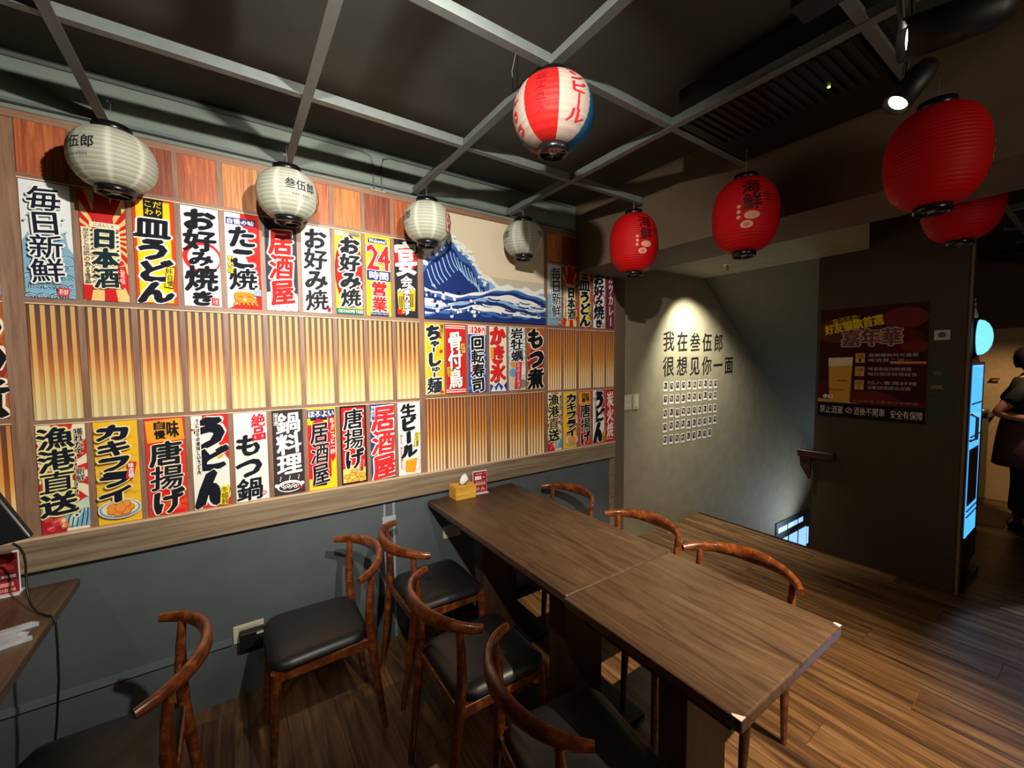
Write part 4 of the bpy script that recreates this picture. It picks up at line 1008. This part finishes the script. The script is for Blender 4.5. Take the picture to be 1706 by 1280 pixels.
cd_ = empty('cable_duct', (.70, .012, 0), 0, 'pair of clear vertical cable strips taped on the grey wall below the board', 'cable cover')
Mcl = mat('clear_strip', (140, 146, 150), .25)
for x in (-.033, .018): MB().box(x, x + .012, -.006, 0, .0, .776, Mcl).build('strip', cd_)
MB().box(-.04, .035, -.008, -.006, .66, .70, mat('clear_tape', (160, 166, 170), .12)).build('tape_strip', cd_)
for i, (x0, x1, lb) in enumerate(((2.733, 2.82, 'left beige wall switch beside the pillar'), (2.842, 2.912, 'right beige wall switch nearer the calligraphy'))):
    t = empty('light_switch', ((x0 + x1) / 2, .1, 1.13), 0, lb, 'switch', 'wall switches by the stair wall'); w_ = x1 - x0
    MB().box(-w_ / 2, w_ / 2, -.009, 0, 0, .128, Mbei).build('cover_plate', t, bevel=.003)
    for zz in (.022, .07) if i == 0 else (.022,): MB().box(-w_ / 4, w_ / 4, -.013, -.009, zz, zz + (.036 if i == 0 else .084), mat('rocker_cream', (210, 204, 184), .35)).build('rocker', t)

# calligraphy on the stair wall
cal = empty('wall_lettering', (3.25, .1, 1.4), 0, 'two lines of black brush calligraphy on the lit stair wall', 'lettering')
def wall_char(ch, x, z, wd, ht):
    a = Art(wd, ht); a.char(ch, .5, .5, 1.0, ht / wd, (14, 13, 14), bold=.04, tilt=random.uniform(-.02, .02), shear=.05, res=3)
    o = a.let.build('character', cal, (x - 3.25, -.0003, z - ht / 2 - 1.4), fixn=False)
for i, ch in enumerate('我在叁伍郎'): wall_char(ch, 3.335 + .2085 * i, 1.722, .165, .185)
for i, ch in enumerate('很想见你一面'): wall_char(ch, 3.335 + .2085 * i, 1.492, .165, .185)
# instant photos
Mph = mat('photo_white', (226, 224, 214), .4); Mpd = [mat('photo_dark_%s' % 'abc'[k], c, .3) for k, c in enumerate(((34, 26, 26), (52, 34, 30), (44, 42, 50)))]
pm = []
for k in range(3):
    b = MB().box(-.030, .030, -.0015, 0, 0, .088, Mph); b.box(-.023, .023, -.002, -.0015, .022, .080, Mpd[k])
    b.add([(-.010 + .008 * k, -.0022, .03), (.004 + .006 * k, -.0022, .03), (.006 + .004 * k, -.0022, .06), (-.006 + .004 * k, -.0022, .064)], [(0, 1, 2, 3)], mat('photo_skin_%s' % 'abc'[k], ((150, 110, 92), (176, 140, 120), (120, 100, 96))[k], .4))
    b.add([(-.020 + .01 * k, -.0022, .044), (-.012 + .01 * k, -.0022, .042), (-.012 + .008 * k, -.0022, .07), (-.018 + .006 * k, -.0022, .072)], [(0, 1, 2, 3)], Mph)
    o = b.build('instant_photo'); pm.append(o.data); bpy.data.objects.remove(o)
ORD = ('first', 'second', 'third', 'fourth', 'fifth', 'sixth', 'seventh', 'eighth', 'ninth', 'tenth')
rowz = (1.262, 1.140, 1.010, .885, .762)
for r in range(5):
    for c_ in range(10 if r < 4 else 9):
        o = bpy.data.objects.new('instant_photo', random.choice(pm)); COL.objects.link(o)
        o.location = (3.292 + .0925 * c_, .0995, rowz[r] + random.uniform(-.006, .006)); o.rotation_euler = (0, random.uniform(-.03, .03), 0)
        tag(o, 'small instant photo, %s from left in the %s row under the calligraphy' % (ORD[c_], ORD[r]), 'photo', 'instant photos on the stair wall')
# sprinkler head
sp = empty('sprinkler', (3.46, -.36, 2.345), 0, 'small white ceiling sprinkler above the calligraphy wall', 'sprinkler')
MB().lathe([(.0005, 0), (.034, 0), (.032, -.006), (.012, -.010), (.0005, -.010)], Mph, 20).build('rosette', sp)
MB().lathe([(.0005, -.01), (.010, -.01), (.010, -.05), (.016, -.054), (.0005, -.056)], M_steel, 14).build('nozzle', sp)
# downlight body

# partition poster and decals (facing the room, plane x = 3.875)
a = Art(.615, .83); a.rect(0, 0, 1, 1, (58, 20, 22)); rd = random.Random(5)
for u, v, r, c in ((.8, .12, .2, (110, 40, 38)), (.72, .3, .25, (84, 24, 24)), (.9, .36, .12, (110, 34, 32)), (.2, .2, .25, (96, 50, 26)), (.5, .9, .35, (104, 34, 26)), (.85, .55, .25, (60, 18, 18)), (.15, .75, .2, (84, 26, 24))): a.disc(u, v, r, c, r * .6)
a.rect(0, .83, 1, .865, (90, 34, 26)); a.poly([(0, .83), (.45, .865), (0, .865)], (196, 160, 90)); a.rect(0, .868, 1, 1, (24, 18, 20))
a.text('無酒不歡!', .13, .075, .40, .135, (214, 186, 40), rot=.16); a.text('好友暢飲首選', .05, .11, .62, .20, (226, 196, 44), rot=.17, bold=.006)
a.text('嘉年華', .24, .2, .78, .345, (110, 72, 64), (196, 160, 150), ow=.012, bold=.008)
a.poly([(.10, .45), (.35, .445), (.33, .855), (.125, .855)], (214, 160, 70)); a.poly([(.10, .45), (.35, .445), (.345, .52), (.103, .53)], (232, 214, 186)); a.rect(.20, .655, .30, .665, (120, 70, 30)); a.rect(.13, .74, .27, .75, (150, 96, 44))
for k in range(3):
    v = .41 + .12 * k; a.rect(.375, v, .465, v + .085, (214, 160, 84)); a.text('活動', .385, v + .012, .455, v + .045, BLACK); a.text('%d' % (k + 1), .41, v + .05, .43, v + .078, BLACK)
    for j, s_ in enumerate((('歡聚暢飲時光優惠', '啤酒買二送一') , ('啤酒單瓶加購優惠', '每日限定特價組合'), ('加入會員好禮', '活動詳情請洽店員'))[k]): a.text(s_, .50, v + .005 + .044 * j, .93 if (j + k) % 2 == 0 else .88, v + .035 + .044 * j, (196, 184, 176))
a.rect(.7, .485, 1.0, .505, (214, 150, 60)); a.text('本店保留活動最終解釋權', .36, .825, .95, .85, (176, 110, 90)); a.text('辛口', .06, .79, .16, .83, WHITE, bold=.004)
a.text('禁止酒駕', .03, .895, .27, .965, (226, 222, 214)); a.disc(.33, .93, .035, (214, 160, 160)); a.disc(.33, .93, .025, (24, 18, 20)); a.line([(.31, .945), (.35, .915)], .01, (214, 160, 160))
a.text('酒後不開車', .38, .895, .67, .965, (226, 222, 214)); a.text('安全有保障', .72, .9, .99, .97, (226, 222, 214))
o = a.build('beer_poster', (58, 20, 22), (3.8715, -1.20, 1.10), -PI / 2); tag(o, 'dark red beer poster with a full beer glass on the brown partition', 'poster')
bd = MB().prism([(-.075, 0), (.075, 0), (.075, .24), (.06, .27), (.035, .30), (.032, .38), (-.032, .38), (-.035, .30), (-.06, .27), (-.075, .24)], 'y', -.001, .0, mat('decal_green', (40, 58, 50), .5))
bd.prism([(-.055, .15), (.055, .15), (.055, .155), (-.055, .155)], 'y', -.0015, -.001, mat('decal_line', (26, 32, 28), .5)); bd.prism([(-.03, .20), (.03, .20), (.022, .225), (-.022, .225)], 'y', -.0015, -.001, mat('decal_pale', (120, 112, 84), .5))
bd.prism([(-.02, .29), (.02, .29), (.02, .32), (-.02, .32)], 'y', -.0015, -.001, mat('decal_mid', (84, 96, 70), .5))
o = bd.build('bottle_decal', None, (3.8748, -1.56, 1.145), (0, 0, -PI / 2)); tag(o, 'dark green bottle-shaped sticker right of the beer poster', 'sticker')
th = empty('call_button', (3.875, -1.573, 1.70), -PI / 2, 'small round-cornered white button plate on the partition', 'button')
MB().box(-.038, .038, -.012, 0, -.034, .034, mat('button_plate', (190, 186, 172), .4)).build('cover_plate', th, bevel=.012)
MB().lathe([(.0005, .0), (.018, 0), (.018, -.004), (.0005, -.005)], mat('button_grey', (90, 88, 84), .4), 20, (0, 0, 0)).build('button', th, (0, -.012, 0), (-PI / 2, 0, 0))

# ------------------------------------------------------------------ track lamps and ceiling unit
trk = MB().box(1.16, 1.24, -3.4, -1.75, 2.40, 2.455, M_black).build('lamp_track'); tag(trk, 'black lighting track under the ceiling grid at top right', 'track')
def head(loc, aim, label):
    d = (Vector(aim) - Vector(loc)).normalized(); q = d.to_track_quat('Z', 'Y').to_euler()
    t = empty('track_lamp', loc, 0, label, 'lamp', 'track lamps'); t.rotation_euler = q
    MB().lathe([(.0005, -.12), (.022, -.12), (.028, -.10), (.030, 0), (.027, 0), (.022, -.012), (.0005, -.012)], M_black, 28).build('lamp_body', t)
    MB().lathe([(.0005, 0), (.021, 0)], mat('lamp_glow', (255, 250, 238), .3, emit=((255, 248, 230), 14)), 28, (0, 0, -.010)).build('lens', t)
    return t
def fr3(px, py, z):
    v = _f * FPX + _r2 * (px - 853) - _u2 * (py - 640); k = (z - CAMP[2]) / v.z; return Vector(CAMP) + v * k
pA = (1.345, -1.915, 2.30); pB = (1.42, -1.89, 2.19)
hA = head(pA, (.895, -1.025, 2.20), 'upper track lamp at top right, seen edge-on'); hA.scale = (1.5, 1.5, 1.5); hB = head(pB, (.62, -1.25, .9), 'lower track lamp, glaring beside the large red lantern')
MB().cyl((1.345, -1.915, 2.33), (1.23, -1.93, 2.44), .008, M_black).build('arm', hA).matrix_parent_inverse = hA.matrix_world.inverted()
MB().tube([(1.45, -1.90, 2.27), (1.40, -1.92, 2.36), (1.24, -1.95, 2.43)], .007, M_black, 8).build('arm', hB)
bpy.context.view_layer.update()
for h_ in (hA, hB):
    for c_ in h_.children:
        if c_.name.startswith('arm'): c_.matrix_parent_inverse = h_.matrix_world.inverted()
vt = empty('air_vent', (1.775, -1.49, 2.478), 0, 'black slotted air unit in the ceiling grid near the beam', 'air vent')
MB().box(-.265, .265, -.285, .285, .0, .14, M_black).build('housing', vt, bevel=.01)
for k in range(18):
    MB().box(-.250, .02, -.265 + .0295 * k, -.255 + .0295 * k, -.008, 0, mat('vent_slat', (24, 23, 22), .6)).build('slat', vt)
MB().lathe([(.0005, 0), (.004, 0), (.004, -.003), (.0005, -.003)], mat('status_green', (190, 220, 90), .3, emit=((200, 230, 90), 6)), 10, (-.05, -.15, -.001)).build('status_light', vt)

# ------------------------------------------------------------------ right background
fg = empty('drinks_fridge', (4.17, -1.401, 0), 0, 'tall black drinks fridge with glowing blue glass door behind the partition', 'fridge')
Mfb = mat('fridge_black', (14, 14, 16), .3)
MB().box(-.22, .28, -.27, .28, .05, 1.54, Mfb).build('cabinet', fg, bevel=.006)
MB().box(-.22, .28, -.295, -.27, .12, 1.52, Mfb).build('door', fg)
gl = mat('fridge_blue_glow', (60, 140, 220), .1, emit=((70, 160, 235), 1.6))
MB().box(-.15, .20, -.299, -.295, .34, 1.50, gl).build('glass', fg)
MB().box(-.15, .14, -.303, -.299, .56, .94, Mfb).build('poster_patch', fg)
for z in (.48, .52, 1.02, 1.24): MB().box(-.15, .19, -.304, -.299, z, z + .008, Mfb).build('shelf_edge', fg)
MB().tube([(-.17, -.30, 1.0), (-.17, -.33, 1.02), (-.17, -.33, 1.16), (-.17, -.30, 1.18)], .008, M_steel, 8).build('handle', fg)
MB().box(-.24, .26, -.32, .28, 0, .05, Mfb).build('foot', fg)
gb = empty('globe_sign', (4.15, -1.665, 1.545), 0, 'round black sign with a glowing pale blue face on top of the fridge', 'sign')
MB().tube([(0, .045, .14), (0, -.035, .14)], .13, Mfb, 36, up=(0, 0, 1)).build('sign_body', gb)
MB().lathe([(.118, 0), (.112, .020), (.092, .040), (.06, .054), (.03, .060), (.0005, .062)], mat('sign_cyan', (120, 215, 235), .2, emit=((120, 215, 240), 1.3)), 36).build('sign_face', gb, (0, -.035, .14), (PI / 2, 0, 0))
MB().box(-.06, .06, -.03, .05, 0, .03, Mfb).build('foot', gb)
cf = empty('lucky_figurine', (4.10, -1.66, 1.822), 0, 'small white and gold figurine standing on the round sign', 'figurine')
Mfi = mat('figurine_white', (226, 224, 210), .3); Mfg = mat('figurine_gold', (196, 160, 80), .3, .4)
MB().lathe([(.0005, -.01), (.035, -.01), (.038, .01), (.028, .05), (.024, .062), (.0005, .064)], Mfi, 18).build('body', cf)
MB().lathe([(.0005, .055), (.02, .06), (.028, .08), (.02, .1), (.0005, .106)], Mfi, 18).build('head', cf)
MB().cyl((.018, 0, .05), (.04, -.01, .12), .009, Mfi, n=8).build('raised_arm', cf); MB().cyl((-.015, 0, .095), (-.02, 0, .118), .006, Mfi, r2=.001, n=8).build('ear', cf); MB().cyl((.012, 0, .098), (.016, 0, .12), .006, Mfi, r2=.001, n=8).build('ear', cf)
MB().lathe([(.024, .056), (.03, .058), (.024, .064)], Mfg, 18).build('collar', cf)

# far room: door and wall
struct(MB().box(6.9, 7.0, -3.2, -1.0, 0, 2.655, mat('far_wall', (110, 92, 70), .75)).build('wall_far'))
dr = struct(MB().box(6.85, 6.9, -1.70, -1.35, 0, 1.86, mat('beige_door', (206, 172, 122), .55, noise=.04)).build('door_1'))
MB().box(6.84, 6.85, -1.73, -1.69, 0, 1.90, mat('door_frame_dark', (90, 84, 70), .5)).build('door_frame', dr)
MB().tube([(6.85, -1.46, 1.32), (6.80, -1.46, 1.32), (6.80, -1.52, 1.32)], .012, mat('brass', (200, 170, 100), .25, .8), 8).build('door_handle', dr)
cnt = empty('side_shelf', (6.55, -1.38, 0), 0, 'small dark shelf with clutter in front of the beige door', 'shelf')
MB().box(-.2, .3, -.12, .10, .93, .96, Mfb).build('board', cnt); MB().box(-.15, .25, -.08, .08, 0, .93, Mfb).build('stand', cnt)
tag(MB().lathe([(.0005, 0), (.045, 0), (.055, .05), (.05, .052), (.0005, .03)], M_steel, 20).build('steel_bowl', None, (6.5, -1.44, .961)), 'small steel bowl on the dark shelf by the beige door', 'bowl')
lp = MB().box(5.75, 6.4, -1.70, -1.30, .0005, .012, mat('lit_floor_tone', (196, 150, 92), .6)).build('lit_floor_patch'); tag(lp, 'pale mat on the floor before the beige door', 'mat')  # thin pale slab standing in for floor lit by a lamp

# ------------------------------------------------------------------ person
def skin_body(name, verts, edges, rad, m, parent, sub=2, root=0):
    me = bpy.data.meshes.new(name); me.from_pydata(verts, edges, []); o = bpy.data.objects.new(name, me); COL.objects.link(o); o.parent = parent
    md = o.modifiers.new('skin', 'SKIN'); md.use_smooth_shade = True; md.use_x_symmetry = False
    for i, r in enumerate(rad):
        s = me.skin_vertices[0].data[i]; s.radius = r if isinstance(r, tuple) else (r, r)
    me.skin_vertices[0].data[root].use_root = True
    sb = o.modifiers.new('sub', 'SUBSURF'); sb.levels = sub; sb.render_levels = sub
    me.materials.append(m); return o
PX, PY = 5.72, -1.80
pr = empty('person', (PX, PY, 0), math.radians(-80), 'person in black t-shirt, mask and dusky apron carrying a black tray', 'person')
Msk = mat('skin', (196, 142, 112), .5); Mts = mat('black_tshirt', (20, 20, 24), .8); Mtr = mat('dark_trousers', (26, 26, 36), .8); Map = mat('apron_dusky', (112, 72, 74), .8, noise=.1, nscale=20); Mhr = mat('black_hair', (14, 12, 12), .5)
# local axes: person faces local +x ; y left/right
V = [(0, 0, .86), (0, 0, 1.0), (0, 0, 1.18), (0, 0, 1.30), (.0, 0, 1.38), (.012, 0, 1.43),
     (-.02, .10, 1.29), (-.03, .185, 1.27), (-.14, .235, 1.06), (.0, .18, 1.03), (.05, .15, 1.03),
     (-.02, -.10, 1.29), (-.03, -.185, 1.27), (-.20, -.235, 1.07), (-.03, -.20, 1.03), (.05, -.17, 1.03),
     (.0, .09, .80), (.01, .095, .45), (-.01, .10, .08), (.09, .11, .035),
     (.0, -.09, .80), (.03, -.095, .45), (.03, -.10, .08), (.13, -.11, .035)]
E_ = [(0, 1), (1, 2), (2, 3), (3, 4), (4, 5), (3, 6), (6, 7), (7, 8), (8, 9), (9, 10), (3, 11), (11, 12), (12, 13), (13, 14), (14, 15), (0, 16), (16, 17), (17, 18), (18, 19), (0, 20), (20, 21), (21, 22), (22, 23)]
Rr = [(.12, .15), (.105, .135), (.115, .15), (.10, .13), .055, .05, .075, .055, .042, .032, .026, .075, .055, .042, .032, .026, .085, .058, .038, .032, .085, .058, .038, .032]
skin_body('body', V, E_, Rr, Msk, pr)
hd = MB().lathe([(.0005, -.105), (.035, -.10), (.058, -.07), (.070, -.02), (.076, .03), (.070, .075), (.045, .105), (.0005, .115)], Msk, 24)
hd.v = [(p[0] * 1.15 + .01, p[1], p[2]) for p in hd.v]
hd.add([(.088, -.012, .0), (.088, .012, .0), (.112, 0, -.02), (.09, 0, .03)], [(0, 1, 3), (0, 2, 1), (1, 2, 3), (2, 0, 3)], Msk)
for sy in (-1, 1):
    hd.lathe([(.0005, -.018), (.012, -.01), (.014, .006), (.0005, .018)], Msk, 8, (0, .076 * sy, 0))
    hd.lathe([(.0005, -.006), (.008, -.002), (.008, .002), (.0005, .006)], mat('eye_dark', (24, 18, 16), .3), 8, (.083, .028 * sy, .022))
hd.build('head', pr, (.015, 0, 1.515))
hh_ = MB().lathe([(.072, -.06), (.084, -.02), (.088, .03), (.080, .08), (.052, .115), (.0005, .128)], Mhr, 24, (-.008, 0, 0)); hh_.v = [(p[0] * (1.12 if p[0] < 0 else .96), p[1], p[2] + (.045 if p[0] > .04 and p[2] < .03 else 0)) for p in hh_.v]
hh_.build('hair', pr, (.01, 0, 1.52))
mk = MB(); vs = [(.10 * math.cos(a) * .93 + .018, .082 * math.sin(a), z) for z in (-.075, -.04, .0) for a in [(-1.1 + .2 * i) for i in range(12)]]
mk.add(vs, [(r * 12 + i, r * 12 + i + 1, (r + 1) * 12 + i + 1, (r + 1) * 12 + i) for r in range(2) for i in range(11)], mat('mask_white', (226, 228, 232), .8), True); o = mk.build('face_mask', pr, (.018, 0, 1.515)); o.modifiers.new('s', 'SOLIDIFY').thickness = .003
TS = [(0, 0, .92), (0, 0, 1.05), (0, 0, 1.2), (0, 0, 1.31), (0, 0, 1.37), (-.02, .11, 1.30), (-.03, .195, 1.27), (-.11, .228, 1.13), (-.02, -.11, 1.30), (-.03, -.195, 1.27), (-.13, -.225, 1.14)]
skin_body('tshirt', TS, [(0, 1), (1, 2), (2, 3), (3, 4), (3, 5), (5, 6), (6, 7), (3, 8), (8, 9), (9, 10)], [(.14, .17), (.125, .158), (.135, .175), (.12, .155), .068, .09, .07, .066, .09, .07, .066], Mts, pr)
skin_body('trousers', [(0, 0, .93), (0, 0, .84), (0, .09, .78), (.01, .095, .45), (-.01, .10, .14), (0, -.09, .78), (.03, -.095, .45), (.03, -.10, .14)], [(0, 1), (1, 2), (2, 3), (3, 4), (1, 5), (5, 6), (6, 7)], [(.125, .16), (.13, .165), .1, .08, .07, .1, .08, .07], Mtr, pr)
ap = MB(); n = 20; rows_ = [(1.0, .150, .172), (.9, .165, .186), (.75, .18, .2), (.6, .19, .21)]
vs = [(rx * math.cos(a) * (1 + .04 * math.sin(a * 7)), ry * math.sin(a), z) for z, rx, ry in rows_ for a in [2 * PI * i / n for i in range(n)]]
ap.add(vs, [(r * n + i, r * n + (i + 1) % n, (r + 1) * n + (i + 1) % n, (r + 1) * n + i) for r in range(3) for i in range(n)], Map, True); o = ap.build('apron', pr); o.modifiers.new('s', 'SOLIDIFY').thickness = .004
for sy in (-1, 1):
    MB().lathe([(.0005, 0), (.04, 0), (.045, .03), (.03, .07), (.0005, .08)], M_black, 16).build('shoe', pr, (.03 if sy > 0 else .07, .105 * sy, 0)).scale = (2.2, 1, 1)
    hb = MB(); bx, by, bz = .055, .15 * sy, 1.03
    hb.tube([(bx, by, bz), (bx + .04, by - .01 * sy, bz), (bx + .075, by - .015 * sy, bz)], [(.022, .018), (.036, .017), (.034, .014)], Msk, 12)
    for k in range(4):
        y0 = by - .015 * sy + (-.027 + .018 * k); ln = (.055, .066, .062, .048)[k]
        hb.tube([(bx + .07, y0, bz), (bx + .07 + ln * .6, y0, bz - .006), (bx + .07 + ln, y0, bz - .026)], [.0088, .008, .0065], Msk, 8)
    hb.tube([(bx + .02, by - .03 * sy, bz), (bx + .055, by - .055 * sy, bz + .006), (bx + .085, by - .055 * sy, bz + .010)], [.012, .010, .008], Msk, 8)
    hb.build('hand', pr)
ty = MB().box(-.13, .13, -.17, .17, 0, .012, M_black); ty.box(-.13, .13, -.17, -.162, .012, .03, M_black); ty.box(-.13, .13, .162, .17, .012, .03, M_black)
c60, s60 = math.cos(math.radians(-80)), math.sin(math.radians(-80))
tx_, ty_ = .255, 0
o = ty.build('serving_tray', None, (PX + tx_ * c60 - ty_ * s60, PY + tx_ * s60 + ty_ * c60, .998), (0, 0, math.radians(-80))); tag(o, 'black serving tray held by the person', 'tray')
